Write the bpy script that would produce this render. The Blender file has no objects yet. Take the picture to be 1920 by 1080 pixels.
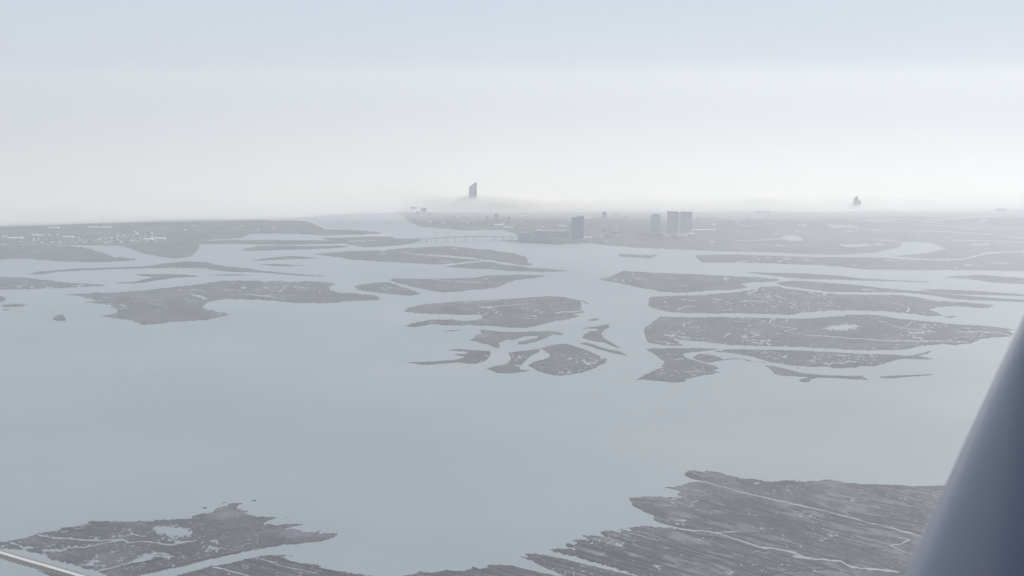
import bpy, bmesh, math, random
import numpy as np
from mathutils import Vector

random.seed(7)
S = bpy.context.scene
C = S.collection

# ------------------------------------------------------------------ camera
H = 1030.0                                  # flight height above the bay, metres
FPX = 1662.0                                # focal length in pixels of a 1920 wide frame
HORIZON = 150.0
PITCH = math.atan((540 - HORIZON) / FPX)
cam_data = bpy.data.cameras.new('camera')
cam = bpy.data.objects.new('camera', cam_data)
C.objects.link(cam)
cam.location = (0, 0, H)
cam.rotation_euler = (math.pi / 2 - PITCH, 0, 0)
cam_data.sensor_width = 36
cam_data.lens = FPX * 36 / 1920
cam_data.clip_start = 0.05
cam_data.clip_end = 300000
cam_data.dof.use_dof = True
cam_data.dof.focus_distance = 4500
cam_data.dof.aperture_fstop = 4.6           # about 7 mm of opening: only the strut goes soft
S.camera = cam

# ------------------------------------------------------------------ world, sun, exposure
SUN_EL, SUN_AZ = math.radians(38), math.radians(52)      # ahead of the camera, to the right
world = bpy.data.worlds.new('World')
S.world = world
world.use_nodes = True
wn = world.node_tree
wn.nodes.clear()
wo = wn.nodes.new('ShaderNodeOutputWorld')
bg = wn.nodes.new('ShaderNodeBackground')
sky = wn.nodes.new('ShaderNodeTexSky')
sky.sky_type = 'NISHITA'
sky.sun_disc = False
sky.sun_elevation = SUN_EL
sky.sun_rotation = SUN_AZ
sky.altitude = 1000
sky.air_density = 1.0
sky.dust_density = 0.4
sky.ozone_density = 1.0
bg.inputs['Strength'].default_value = 0.09
# a thin even veil of high cloud over the clear sky, faintly streaked
vt = wn.nodes.new('ShaderNodeTexCoord')
vm = wn.nodes.new('ShaderNodeMapping')
vm.inputs['Scale'].default_value = (1.0, 1.0, 6.0)
vz = wn.nodes.new('ShaderNodeTexNoise')
vz.inputs['Scale'].default_value = 2.2
vz.inputs['Detail'].default_value = 4
vr = wn.nodes.new('ShaderNodeMapRange')
vr.inputs['From Min'].default_value = 0.3
vr.inputs['From Max'].default_value = 0.7
vr.inputs['To Min'].default_value = 0.90
vr.inputs['To Max'].default_value = 0.97
vx = wn.nodes.new('ShaderNodeMix')
vx.data_type = 'RGBA'
vx.inputs[7].default_value = (5.0, 5.45, 6.15, 1)
wn.links.new(vt.outputs['Generated'], vm.inputs[0])
wn.links.new(vm.outputs[0], vz.inputs['Vector'])
wn.links.new(vz.outputs['Fac'], vr.inputs['Value'])
wn.links.new(vr.outputs[0], vx.inputs[0])
wn.links.new(sky.outputs[0], vx.inputs[6])
wn.links.new(vx.outputs[2], bg.inputs[0])
wn.links.new(bg.outputs[0], wo.inputs[0])

sun_data = bpy.data.lights.new('sun', 'SUN')
sun_data.energy = 4.2
sun_data.angle = math.radians(0.5)
sun_data.color = (1.0, 0.97, 0.94)
sun = bpy.data.objects.new('sun', sun_data)
C.objects.link(sun)
to_sun = Vector((math.sin(SUN_AZ) * math.cos(SUN_EL), math.cos(SUN_AZ) * math.cos(SUN_EL), math.sin(SUN_EL)))
sun.rotation_euler = to_sun.to_track_quat('Z', 'Y').to_euler()

S.view_settings.view_transform = 'Standard'
S.view_settings.look = 'None'
S.view_settings.exposure = 0.46
S.view_settings.gamma = 1
S.view_settings.use_curve_mapping = False
S.render.engine = 'CYCLES'
S.cycles.use_denoising = True
S.cycles.max_bounces = 14
S.cycles.diffuse_bounces = 2
S.cycles.glossy_bounces = 2
S.cycles.volume_bounces = 12
S.cycles.use_fast_gi = False

HAZE_DENSITY = 1.0 / 7300
HAZE_G = 0.23
FOG_DENSITY = 0.03

# ------------------------------------------------------------------ picture <-> ground
cp, sp = math.cos(PITCH), math.sin(PITCH)


def ground(x, y, z=0.0):
    """the point at height z that the photograph shows at pixel (x, y)"""
    u, v = (x - 960) / FPX, (540 - y) / FPX
    d = (u, cp + v * sp, -sp + v * cp)
    t = (H - z) / -d[2]
    return (t * d[0], t * d[1], z)


def height_for(bx, by, ty):
    """how tall a thing standing at pixel (bx, by) is when its top shows at row ty"""
    X, Y, _ = ground(bx, by)
    k = (540 - ty) / FPX
    # v = (Y*sp + (z-H)*cp) / (Y*cp - (z-H)*sp) = k
    w = (k * Y * cp - Y * sp) / (cp + k * sp)
    return w + H


def scale_at(y):
    return H / ((y - HORIZON) * cp)          # metres per photo pixel, across


def crop(ox, oy, k, pts):
    return [(ox + a / k, oy + b / k) for a, b in pts]


def c1(*p): return crop(0, 380, 4, p)
def c2(*p): return crop(440, 380, 4, p)
def c3(*p): return crop(880, 380, 4, p)
def c4(*p): return crop(1180, 480, 4, p)
def c5(*p): return crop(1440, 380, 4, p)
def c6(*p): return crop(740, 540, 4, p)
def c7(*p): return crop(0, 900, 3, p)
def b1(*p): return crop(760, 860, 4, p)
def b2(*p): return crop(1160, 860, 4, p)
def b3(*p): return crop(1440, 600, 2.25, p)


# ------------------------------------------------------------------ numpy noise
def _hash(i, j, seed):
    n = (i.astype(np.int64) * 374761393 + j.astype(np.int64) * 668265263 + seed * 1442695041) & 0x7fffffff
    n = ((n ^ (n >> 13)) * 1274126177) & 0x7fffffff
    n = n ^ (n >> 16)
    return (n & 0xffff) / 32767.5 - 1.0


def vnoise(x, y, seed=0):
    i, j = np.floor(x), np.floor(y)
    a, b = x - i, y - j
    a = a * a * a * (a * (a * 6 - 15) + 10)
    b = b * b * b * (b * (b * 6 - 15) + 10)
    n00, n10 = _hash(i, j, seed), _hash(i + 1, j, seed)
    n01, n11 = _hash(i, j + 1, seed), _hash(i + 1, j + 1, seed)
    return (n00 * (1 - a) + n10 * a) * (1 - b) + (n01 * (1 - a) + n11 * a) * b


def fbm(x, y, seed=0, octaves=4, gain=0.5):
    t, amp, tot = 0, 1.0, 0
    for k in range(octaves):
        t = t + amp * vnoise(x * 2 ** k + 17.3 * k, y * 2 ** k - 9.1 * k, seed + k)
        tot += amp
        amp *= gain
    return t / tot


def seg_dist(px, py, a, b):
    dx, dy = b[0] - a[0], b[1] - a[1]
    L = dx * dx + dy * dy + 1e-9
    t = np.clip(((px - a[0]) * dx + (py - a[1]) * dy) / L, 0, 1)
    return np.hypot(px - a[0] - t * dx, py - a[1] - t * dy)


def signed(px, py, poly):
    d = np.full(px.shape, 1e9)
    inside = np.zeros(px.shape, bool)
    n = len(poly)
    for k in range(n):
        a, b = poly[k], poly[(k + 1) % n]
        d = np.minimum(d, seg_dist(px, py, a, b))
        if a[1] != b[1]:
            cond = (a[1] > py) != (b[1] > py)
            xi = a[0] + (py - a[1]) * (b[0] - a[0]) / (b[1] - a[1])
            inside ^= cond & (px < xi)
    return np.where(inside, d, -d)


def line_dist(px, py, line):
    d = np.full(px.shape, 1e9)
    for a, b in zip(line[:-1], line[1:]):
        d = np.minimum(d, seg_dist(px, py, a, b))
    return d


# ------------------------------------------------------------------ materials
def material(name):
    m = bpy.data.materials.new(name)
    m.use_nodes = True
    nt = m.node_tree
    return m, nt, nt.nodes['Principled BSDF']


def ramp(nt, src, stops):
    r = nt.nodes.new('ShaderNodeValToRGB')
    while len(r.color_ramp.elements) < len(stops):
        r.color_ramp.elements.new(0.5)
    for e, (p, c) in zip(r.color_ramp.elements, stops):
        e.position = p
        e.color = (*c, 1) if len(c) == 3 else c
    nt.links.new(src, r.inputs[0])
    return r.outputs[0]


def noise_tex(nt, scale, detail=4, rough=0.55, stretch=(1, 1, 1)):
    g = nt.nodes.new('ShaderNodeNewGeometry')
    mp = nt.nodes.new('ShaderNodeMapping')
    mp.inputs['Scale'].default_value = stretch
    nt.links.new(g.outputs['Position'], mp.inputs[0])
    n = nt.nodes.new('ShaderNodeTexNoise')
    n.inputs['Scale'].default_value = scale
    n.inputs['Detail'].default_value = detail
    n.inputs['Roughness'].default_value = rough
    nt.links.new(mp.outputs[0], n.inputs['Vector'])
    return n.outputs['Fac']


def mix(nt, fac, a, b, mode='MIX'):
    m = nt.nodes.new('ShaderNodeMix')
    m.data_type = 'RGBA'
    m.blend_type = mode
    for sock, val in ((m.inputs[0], fac), (m.inputs[6], a), (m.inputs[7], b)):
        if isinstance(val, (int, float)):
            sock.default_value = val
        elif isinstance(val, tuple):
            sock.default_value = (*val, 1)
        else:
            nt.links.new(val, sock)
    return m.outputs[2]


def attr(nt, name):
    a = nt.nodes.new('ShaderNodeAttribute')
    a.attribute_name = name
    return a.outputs['Fac']


def plain(name, col, rough=0.8, spread=0.25, scale=0.05, metal=0.0):
    m, nt, p = material(name)
    lo = tuple(c * (1 - spread) for c in col)
    hi = tuple(min(1, c * (1 + spread)) for c in col)
    nt.links.new(ramp(nt, noise_tex(nt, scale, 5, 0.6), [(0.3, lo), (0.7, hi)]), p.inputs['Base Color'])
    p.inputs['Roughness'].default_value = rough
    p.inputs['Metallic'].default_value = metal
    return m


def make_marsh(name, dark, mid, pale):
    m, nt, p = material(name)
    big = ramp(nt, noise_tex(nt, 0.006, 5, 0.6), [(0.32, dark), (0.52, mid), (0.72, pale)])
    fine = ramp(nt, noise_tex(nt, 0.09, 6, 0.7, (1, 0.8, 1)), [(0.3, (0.35,) * 3), (0.7, (1.65,) * 3)])
    col = mix(nt, 1.0, big, fine, 'MULTIPLY')
    col = mix(nt, attr(nt, 'pale'), col, (0.128, 0.119, 0.140))
    col = mix(nt, attr(nt, 'brush'), col, (0.008, 0.008, 0.009))
    nt.links.new(col, p.inputs['Base Color'])
    p.inputs['Roughness'].default_value = 0.9
    p.inputs['Specular IOR Level'].default_value = 0.15
    return m


M_MARSH = make_marsh('marsh_grass', (0.029, 0.026, 0.033), (0.048, 0.044, 0.053), (0.090, 0.084, 0.094))
M_LAND = make_marsh('coastal_land', (0.030, 0.032, 0.034), (0.060, 0.060, 0.062), (0.12, 0.118, 0.116))
M_SAND = plain('beach_sand', (0.36, 0.34, 0.32), 0.9, 0.15, 0.02)
M_MUD = plain('riprap_stone', (0.085, 0.078, 0.07), 0.9, 0.5, 0.5)
M_CONCRETE = plain('road_concrete', (0.42, 0.41, 0.39), 0.75, 0.12, 0.3)
M_ASPHALT = plain('road_asphalt', (0.075, 0.074, 0.072), 0.85, 0.2, 0.3)
M_PAINT = plain('white_road_paint', (0.75, 0.75, 0.73), 0.6, 0.08, 0.6)
M_STEEL = plain('galvanised_steel', (0.55, 0.56, 0.58), 0.4, 0.1, 1.0, 0.6)
M_WHITE = plain('white_siding', (0.62, 0.62, 0.61), 0.7, 0.08, 0.05)
M_CREAM = plain('cream_siding', (0.52, 0.49, 0.43), 0.75, 0.12, 0.05)
M_GREYB = plain('grey_siding', (0.19, 0.205, 0.235), 0.75, 0.15, 0.05)
M_ROOFD = plain('dark_shingle', (0.09, 0.088, 0.09), 0.85, 0.2, 0.1)
M_ROOFL = plain('light_roof_membrane', (0.58, 0.59, 0.60), 0.6, 0.1, 0.05)
M_BCONC = plain('facade_concrete', (0.24, 0.25, 0.265), 0.8, 0.12, 0.03)
M_GLASSD = plain('dark_blue_glass', (0.025, 0.045, 0.10), 0.18, 0.25, 0.02)
M_GLASSG = plain('smoked_glass', (0.46, 0.47, 0.51), 0.3, 0.12, 0.02, 0.7)
M_GLASSL = plain('silver_glass', (0.42, 0.45, 0.50), 0.22, 0.12, 0.02, 0.6)
M_BRIDGE = plain('bridge_concrete', (0.20, 0.20, 0.20), 0.85, 0.15, 0.05)
M_HULL = plain('boat_white', (0.82, 0.82, 0.82), 0.3, 0.05, 0.5)


def make_water():
    m, nt, p = material('bay_water')
    col = ramp(nt, noise_tex(nt, 0.0012, 4, 0.55, (0.5, 1, 1)), [(0.3, (0.178, 0.208, 0.222)), (0.7, (0.240, 0.265, 0.276))])
    nt.links.new(col, p.inputs['Base Color'])
    r = ramp(nt, noise_tex(nt, 0.0016, 5, 0.6, (0.35, 1, 1)), [(0.3, (0.50,) * 3), (0.7, (0.58,) * 3)])
    nt.links.new(r, p.inputs['Roughness'])
    p.inputs['IOR'].default_value = 1.333
    return m


M_WATER = make_water()


def make_strut():
    m, nt, p = material('strut_paint')
    col = ramp(nt, noise_tex(nt, 3.0, 5, 0.6), [(0.3, (0.175, 0.192, 0.262)), (0.7, (0.200, 0.218, 0.295))])
    nt.links.new(col, p.inputs['Base Color'])
    p.inputs['Roughness'].default_value = 0.4
    p.inputs['Coat Weight'].default_value = 0.8
    p.inputs['Coat Roughness'].default_value = 0.22
    p.inputs['Specular IOR Level'].default_value = 0.5
    return m


M_STRUT = make_strut()


def make_volume(name, color, density, g):
    m = bpy.data.materials.new(name)
    m.use_nodes = True
    nt = m.node_tree
    nt.nodes.clear()
    o = nt.nodes.new('ShaderNodeOutputMaterial')
    v = nt.nodes.new('ShaderNodeVolumePrincipled')
    v.inputs['Color'].default_value = (*color, 1)
    v.inputs['Density'].default_value = density
    v.inputs['Anisotropy'].default_value = g
    nt.links.new(v.outputs[0], o.inputs['Volume'])
    return m


M_HAZE = make_volume('haze_air', (0.664, 0.685, 0.708), HAZE_DENSITY, HAZE_G)
M_FOG = make_volume('sea_fog', (1.0, 0.985, 0.95), FOG_DENSITY, 0.5)


# ------------------------------------------------------------------ mesh helpers
def link(name, me, mats, parent=None, loc=None):
    o = bpy.data.objects.new(name, me)
    for m in (mats if isinstance(mats, (list, tuple)) else [mats]):
        if m is not None and len(me.materials) < (len(mats) if isinstance(mats, (list, tuple)) else 1):
            me.materials.append(m)
    C.objects.link(o)
    if parent is not None:
        o.parent = parent
    if loc is not None:
        o.location = loc
    return o


def np_mesh(name, verts, quads, attrs=None, smooth=True):
    me = bpy.data.meshes.new(name)
    verts = np.asarray(verts, np.float32)
    quads = np.asarray(quads, np.int32)
    k = quads.shape[1]
    me.vertices.add(len(verts))
    me.vertices.foreach_set('co', verts.ravel())
    me.loops.add(len(quads) * k)
    me.loops.foreach_set('vertex_index', quads.ravel())
    me.polygons.add(len(quads))
    me.polygons.foreach_set('loop_start', np.arange(len(quads), dtype=np.int32) * k)
    me.polygons.foreach_set('loop_total', np.full(len(quads), k, np.int32))
    if smooth:
        me.polygons.foreach_set('use_smooth', np.ones(len(quads), bool))
    for n, v in (attrs or {}).items():
        a = me.attributes.new(n, 'FLOAT', 'POINT')
        a.data.foreach_set('value', np.asarray(v, np.float32))
    me.update()
    me.validate()
    return me


def bm_mesh(name, bm):
    bmesh.ops.recalc_face_normals(bm, faces=bm.faces)
    me = bpy.data.meshes.new(name)
    bm.to_mesh(me)
    bm.free()
    return me


def add_box(bm, x0, x1, y0, y1, z0, z1, mi=0):
    vs = [bm.verts.new(p) for p in ((x0, y0, z0), (x1, y0, z0), (x1, y1, z0), (x0, y1, z0),
                                    (x0, y0, z1), (x1, y0, z1), (x1, y1, z1), (x0, y1, z1))]
    for f in ((3, 2, 1, 0), (4, 5, 6, 7), (0, 1, 5, 4), (1, 2, 6, 5), (2, 3, 7, 6), (3, 0, 4, 7)):
        fc = bm.faces.new([vs[i] for i in f])
        fc.material_index = mi


def add_prism(bm, outline, z0, ztop, mi=0):
    """ztop is a number or a function of (x, y)"""
    zt = ztop if callable(ztop) else (lambda x, y: ztop)
    lo = [bm.verts.new((x, y, z0)) for x, y in outline]
    hi = [bm.verts.new((x, y, zt(x, y))) for x, y in outline]
    n = len(outline)
    for k in range(n):
        f = bm.faces.new((lo[k], lo[(k + 1) % n], hi[(k + 1) % n], hi[k]))
        f.material_index = mi
    bm.faces.new(hi).material_index = mi
    bm.faces.new(lo[::-1]).material_index = mi


def structure(o):
    o['kind'] = 'structure'
    return o


def tag(o, label, cat, group=None):
    o['label'] = label
    o['category'] = cat
    if group:
        o['group'] = group
    return o


def thing(name, label, cat, loc, rotz=0.0, group=None):
    o = bpy.data.objects.new(name, None)
    o.empty_display_size = 5
    C.objects.link(o)
    o.location = loc
    o.rotation_euler = (0, 0, rotz)
    return tag(o, label, cat, group)


# ------------------------------------------------------------------ water
def make_sea():
    # one flat sheet out past where the haze closes; rings keep the faces well shaped
    xs = [-60000, -20000, -8000, -3000, 0, 3000, 8000, 20000, 60000]
    ys = [-3000, 0, 1500, 3000, 6000, 10000, 20000, 40000, 70000]
    v = [(x, y, 0) for y in ys for x in xs]
    n = len(xs)
    q = [(j * n + i, j * n + i + 1, (j + 1) * n + i + 1, (j + 1) * n + i) for j in range(len(ys) - 1) for i in range(n - 1)]
    return structure(link('water', np_mesh('water', v, q), M_WATER))


make_sea()

# ------------------------------------------------------------------ marsh islands and land
def make_rills(poly_px, count, width, x_from, slope, seed):
    # small winding tidal rills inside an island, forking now and then
    r = random.Random(seed * 7 + 1)
    a = np.array(poly_px)
    area = 0.5 * abs(np.dot(a[:, 0], np.roll(a[:, 1], 1)) - np.dot(a[:, 1], np.roll(a[:, 0], 1)))
    if count is None:
        count = int(min(26, area / 1100))
    flat = np.interp(a[:, 1].mean(), [440, 600, 1000], [0.10, 0.22, 0.45])
    out, tries = [], 0
    while len(out) < count and tries < count * 30:
        tries += 1
        x, y = r.uniform(max(x_from, a[:, 0].min()), min(1960, a[:, 0].max())), r.uniform(a[:, 1].min(), a[:, 1].max())
        if signed(np.array([x]), np.array([y]), poly_px)[0] < 1.5:
            continue
        h = r.choice((0, math.pi)) + r.uniform(-0.5, 0.5)
        turn, line = 0.0, [(x, y)]
        for k in range(r.randint(4, 11)):
            turn = 0.5 * turn + r.uniform(-0.9, 0.9)
            h += turn
            L = r.uniform(3, 6)
            x += L * math.cos(h)
            y += L * (math.sin(h) * flat + slope * math.cos(h))
            line.append((x, y))
        w = r.uniform(*width)
        out.append((line, w))
        if r.random() < 0.4:
            k = len(line) // 2
            fx, fy = line[k]
            fork = [(fx, fy)]
            for q in range(3):
                fx += r.uniform(1, 5) * r.choice((-1, 1, 1))
                fy += r.uniform(0.3, 1.0) * 4 * flat
                fork.append((fx, fy))
            out.append((fork, w * 0.8))
    return out


def make_land(name, poly_px, creeks=(), ditches=(), pools=0.35, top=0.9, rough=1.0, mat=None, step=1.0, pale=(), seed=1,
              pool_px=7.0, holes=(), pale_all=0.4, streak=0.0, rills=None, rill_w=(0.45, 1.0), rill_from=0):
    """A low island: the outline is where its height crosses the water, so creeks and pools are real hollows.
    creeks: (pixel polyline, width in pixels); ditches: pixel polylines lined with dark brush; holes: pixel outlines of ponds."""
    poly = [ground(*p)[:2] for p in poly_px]
    creeks = list(creeks) + make_rills(poly_px, rills if rills is not None else (None if pools >= 0.2 else 0), rill_w, rill_from, streak, seed)
    cy = np.mean([p[1] for p in poly_px])
    xs = [p[0] for p in poly_px]
    ys = [p[1] for p in poly_px]
    s = scale_at(cy)
    # rows follow the ground distance so that far and near cells have like size in the picture
    y0, y1 = min(ys) - 2.5, max(ys) + 4
    rows = np.arange(y1, y0, -0.62 * step)
    Yr = np.array([ground(960, r)[1] for r in rows])
    dp = (ground(960, cy - 1)[1] - ground(960, cy + 1)[1]) / 2      # metres of depth per pixel row
    X0 = min(p[0] for p in poly) - 4 * s
    X1 = max(p[0] for p in poly) + 4 * s
    cols = np.arange(X0, X1, 0.95 * s * step)
    X, Y = np.meshgrid(cols, Yr)
    X = X + 0.3 * s * vnoise(X / s * 1.7, Y / s * 0.9, seed + 91)
    # island units: a unit is what one pixel covers there, along and across the line of sight
    U, V = X / s, Y / dp

    def units(line):
        return [(g[0] / s, g[1] / dp) for g in (ground(*p) for p in line)]

    sd = signed(U, V, [(p[0] / s, p[1] / dp) for p in poly])
    n = fbm(U / 9, V / 6, seed, 5, 0.6)
    sd = sd + rough * (2.0 * n + 1.0 * vnoise(U / 2.6, V / 2.0, seed + 11))
    h = np.clip(sd / 0.9, -1.0, 1.0)
    h = np.where(h > 0, 0.25 + 0.75 * h, h)
    brush = np.clip(1 - np.abs(sd - 0.8) / 0.9, 0, 1) * 0.45
    wob = 1.3 * fbm(U / 11, V / 9, seed + 5, 2)
    wob2 = 1.3 * fbm(U / 11, V / 9, seed + 6, 2)
    thick = 0.75 + 0.35 * vnoise(U / 9, V / 9, seed + 8)
    for line, w in creeks:
        d = line_dist(U + wob, V + wob2, units(line))
        h = np.minimum(h, np.clip((d - w * 0.62 * thick) / 0.8, -0.8, 1.0))
        brush = np.maximum(brush, np.clip(1 - np.abs(d - w * 0.62 - 1.1) / 0.9, 0, 1) * 0.35)
    for poly2 in holes:
        sd2 = signed(U, V, units(poly2)) + 6.0 * fbm(U / 5, V / 2.4, seed + 7, 4, 0.65)
        h = np.minimum(h, np.clip(-sd2 / 0.7, -0.8, 1.0))
    if pools > 0:
        pn = fbm(U / pool_px, V / (pool_px * 0.42), seed + 40, 4, 0.55)
        msk = fbm(U / 50, V / 22, seed + 60, 3, 0.5) * 0.6
        dpt = pn + msk * 0.8 - (0.65 - 0.62 * pools)
        h = np.where(sd > 1.5, np.minimum(h, 1 - np.clip(dpt * 14, 0, 1.7)), h)
    for line in ditches:
        d = line_dist(U + 0.5 * wob, V + 0.5 * wob2, units(line))
        brush = np.maximum(brush, np.clip(2.1 - d / 0.66, 0, 1))
        brush = brush - np.clip(1 - np.abs(d - 2.8) / 1.1, 0, 1) * 0.35
    rim = np.clip(-brush, 0, 1)
    brush = np.clip(brush, 0, 1)
    W = V + streak * U                                   # grows lie along the old ditches
    st = fbm(U / 30, W / 4.5, seed + 21, 5, 0.62)
    pl = np.clip(1.9 * st - 0.1 + 0.5 * fbm(U / 60, V / 25, seed + 23, 2), 0, 1) * pale_all
    brush = np.maximum(brush, np.clip(-2.2 * fbm(U / 22, W / 3.0, seed + 25, 4, 0.6) - 0.35, 0, 1) * 0.3)
    brush = np.clip(brush, 0, 1)
    pl = np.clip(pl + rim, 0, 1)
    mud = np.clip(1 - np.abs(h) / 0.6, 0, 1) * np.clip(0.4 + 1.6 * fbm(U / 16, V / 9, seed + 27, 3), 0, 1)     # bare mud along the water
    pl = np.maximum(pl, mud * 0.9)
    brush = brush * (1 - mud)
    for (ax, ay, rx, ry) in pale:
        rr = np.hypot((U - ground(ax, ay)[0] / s) / rx, (V - ground(ax, ay)[1] / dp) / ry)
        pl = np.maximum(pl, np.clip(1.3 - rr + 0.7 * n, 0, 1) * 0.8)
    z = np.where(h > 0, top * h * (1 + 0.25 * fbm(X / (4 * s), Y / (4 * s), seed + 3, 3)), 0.8 * h)
    keep = h > -0.55
    m, k = X.shape
    kq = keep[:-1, :-1] | keep[1:, :-1] | keep[:-1, 1:] | keep[1:, 1:]
    # leave out cells that lie wholly outside the island
    out = sd < -2.5
    kq &= ~(out[:-1, :-1] & out[1:, 1:])
    jj, ii = np.nonzero(kq)
    idx = np.stack([jj * k + ii, jj * k + ii + 1, (jj + 1) * k + ii + 1, (jj + 1) * k + ii], 1)
    used, inv = np.unique(idx.ravel(), return_inverse=True)
    verts = np.stack([X.ravel(), Y.ravel(), z.ravel()], 1)[used]
    quads = inv.reshape(-1, 4)
    me = np_mesh(name, verts, quads, {'brush': brush.ravel()[used], 'pale': pl.ravel()[used]})
    return structure(link(name, me, mat or M_MARSH))


far = dict(step=1.0)

# --- the wide bay, left half
make_land('marsh_island', c1((-200, 318), (0, 314), (200, 312), (400, 318), (520, 322), (640, 340), (760, 372), (850, 405), (1050, 428),
                             (900, 440), (700, 450), (500, 442), (350, 430), (150, 418), (0, 425), (-200, 430)), seed=11, pools=0.12)
make_land('marsh_island', c1((210, 535), (300, 515), (420, 505), (600, 492), (900, 485), (1100, 475), (1280, 450), (1400, 438), (1550, 445), (1620, 465), (1700, 480))
          + c2((0, 482), (80, 490), (180, 508), (300, 520), (500, 538), (700, 552), (560, 550), (400, 540), (200, 525), (0, 520))
          + c1((1700, 515), (1550, 495), (1350, 488), (1150, 492), (900, 498), (620, 508), (520, 515), (440, 518), (300, 542)), seed=12, pools=0.0, rough=0.5)
make_land('marsh_island', c1((-200, 562), (0, 560), (150, 560), (300, 575), (420, 590), (560, 605), (700, 612), (820, 620), (700, 626), (560, 635),
                             (400, 642), (200, 650), (-200, 655)), seed=13, pools=0.3, rough=0.7)
make_land('marsh_island', c1((1000, 538), (1150, 535), (1400, 540), (1510, 552), (1300, 565), (1180, 582), (1100, 595), (1000, 605), (900, 605),
                             (860, 598), (1000, 595), (1060, 580), (1150, 560)), seed=14, pools=0.0, rough=0.5)
make_land('mudflat', c1((1540, 544), (1700, 537), (1860, 537)) + c2((40, 540), (140, 543), (0, 547)) + c1((1700, 547)), seed=15, pools=0, rough=0.3)
make_land('marsh_island', c1((500, 690), (640, 680), (900, 672), (1100, 655), (1250, 640), (1380, 625), (1500, 612), (1600, 595), (1700, 585))
          + c2((0, 582), (250, 590), (400, 595), (560, 592), (660, 595), (770, 608), (710, 630), (720, 655), (800, 675), (920, 682), (1040, 695),
               (1100, 718), (1080, 730), (960, 735), (860, 738), (780, 748), (680, 755), (500, 755), (380, 745), (300, 735), (200, 730), (0, 722))
          + c1((1700, 718), (1560, 745), (1520, 780), (1540, 795), (1640, 820), (1730, 838), (1650, 860), (1540, 880), (1400, 888), (1260, 900),
               (1150, 912), (1090, 915), (1040, 900), (1000, 882), (900, 872), (830, 862), (760, 850), (870, 832), (885, 800), (820, 785), (850, 770),
               (780, 762), (640, 748), (760, 735), (640, 715), (600, 705)),
          creeks=[(c1((1330, 655), (1520, 660)), 1.6), (c1((1440, 690), (1560, 720)), 2.0), (c2((80, 682), (180, 695), (290, 705), (290, 722)), 1.4)],
          seed=16, pools=0.34, pool_px=6)
make_land('marsh_islet', c1((398, 868), (420, 845), (470, 836), (482, 860), (495, 885), (420, 888)), seed=17, pools=0, rough=0.4)
make_land('marsh_islet', c1((-60, 692), (30, 705), (45, 720), (30, 740), (-60, 745)), seed=18, pools=0, rough=0.4)
make_land('marsh_islet', c1((5, 768), (120, 756), (212, 768), (130, 782), (30, 786)), seed=19, pools=0, rough=0.4)
make_land('marsh_islet', c1((0, 802), (80, 796), (40, 812)), seed=20, pools=0, rough=0.3)
make_land('marsh_island', c2((30, 358), (180, 325), (400, 322), (600, 325), (800, 322), (870, 330), (700, 345), (500, 352), (300, 356), (120, 362)), seed=21, pools=0, rough=0.5)
make_land('marsh_islet', c2((130, 431), (250, 415), (400, 402), (480, 400), (560, 410), (630, 412), (560, 420), (450, 422), (300, 430), (180, 434)), seed=22, pools=0, rough=0.3)
make_land('marsh_islet', c2((190, 465), (300, 458), (400, 465), (530, 470), (420, 477), (300, 475)), seed=23, pools=0, rough=0.3)
make_land('marsh_island', c2((1130, 355), (1300, 340), (1500, 330), (1620, 326), (1760, 340))
          + c3((0, 345), (120, 350), (200, 362), (330, 380), (420, 405), (440, 430), (430, 445), (480, 468), (400, 472), (280, 450), (150, 427), (0, 418))
          + c2((1850, 416), (1560, 394), (1400, 386), (1320, 378)), seed=24, pools=0.1, rough=0.5)
make_land('marsh_island', c2((600, 388), (720, 375), (850, 362), (1000, 358), (1180, 358), (1320, 386), (1560, 406), (1850, 434), (1740, 442), (1650, 455),
                             (1550, 465), (1400, 458), (1200, 448), (1000, 436), (850, 424), (760, 408)), seed=25, pools=0.18, rough=0.5)
make_land('marsh_island', c2((1570, 482), (1700, 460), (1800, 447), (1900, 442)) + c3((0, 441), (160, 447), (280, 468), (420, 482), (560, 495), (770, 512),
                             (620, 520), (480, 518), (300, 512), (150, 498), (0, 495)) + c2((1750, 490),), seed=26, pools=0.05, rough=0.4)
make_land('marsh_island', c2((895, 630), (940, 615), (1060, 600), (1150, 595), (1200, 612), (1300, 645), (1400, 682), (1360, 692), (1300, 697), (1150, 685),
                             (1000, 665), (930, 655)), seed=27, pools=0.3, rough=0.5)
make_land('marsh_island', c2((1160, 582), (1190, 568), (1450, 572), (1650, 568), (1850, 560)) + c3((100, 548), (370, 540), (600, 545), (520, 560), (350, 580),
                             (280, 605), (220, 635), (100, 650), (0, 655)) + c2((1700, 665), (1560, 675), (1480, 662), (1350, 635), (1240, 605)),
          creeks=[(c2((1480, 575), (1750, 592), (1900, 602)), 1.2)], seed=28, pools=0.15, rough=0.6)

# --- the middle islands
make_land('marsh_island', c6((65, 175), (100, 150), (200, 125), (400, 105), (700, 90), (1000, 72), (1150, 62), (1260, 65), (1330, 80), (1390, 95), (1400, 130),
                             (1390, 155), (1425, 182), (1330, 195), (1385, 212), (1290, 235), (1180, 255), (1080, 280), (990, 300), (850, 295), (700, 282),
                             (540, 280), (400, 278), (270, 272), (160, 295), (60, 288), (130, 268), (280, 235), (430, 238), (520, 248), (600, 242), (655, 230),
                             (655, 202), (560, 200), (450, 200), (300, 195), (170, 190)),
          creeks=[(c6((480, 112), (800, 94)), 1.0), (c6((620, 150), (800, 135), (1010, 115)), 1.1), (c6((980, 195), (1070, 225)), 1.4), (c6((1200, 185), (1330, 178), (1400, 170)), 1.6)],
          seed=31, pools=0.3, rough=0.7)
make_land('marsh_islet', c6((1388, 92), (1420, 98), (1470, 124), (1430, 115)), seed=32, pools=0, rough=0.2)
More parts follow.
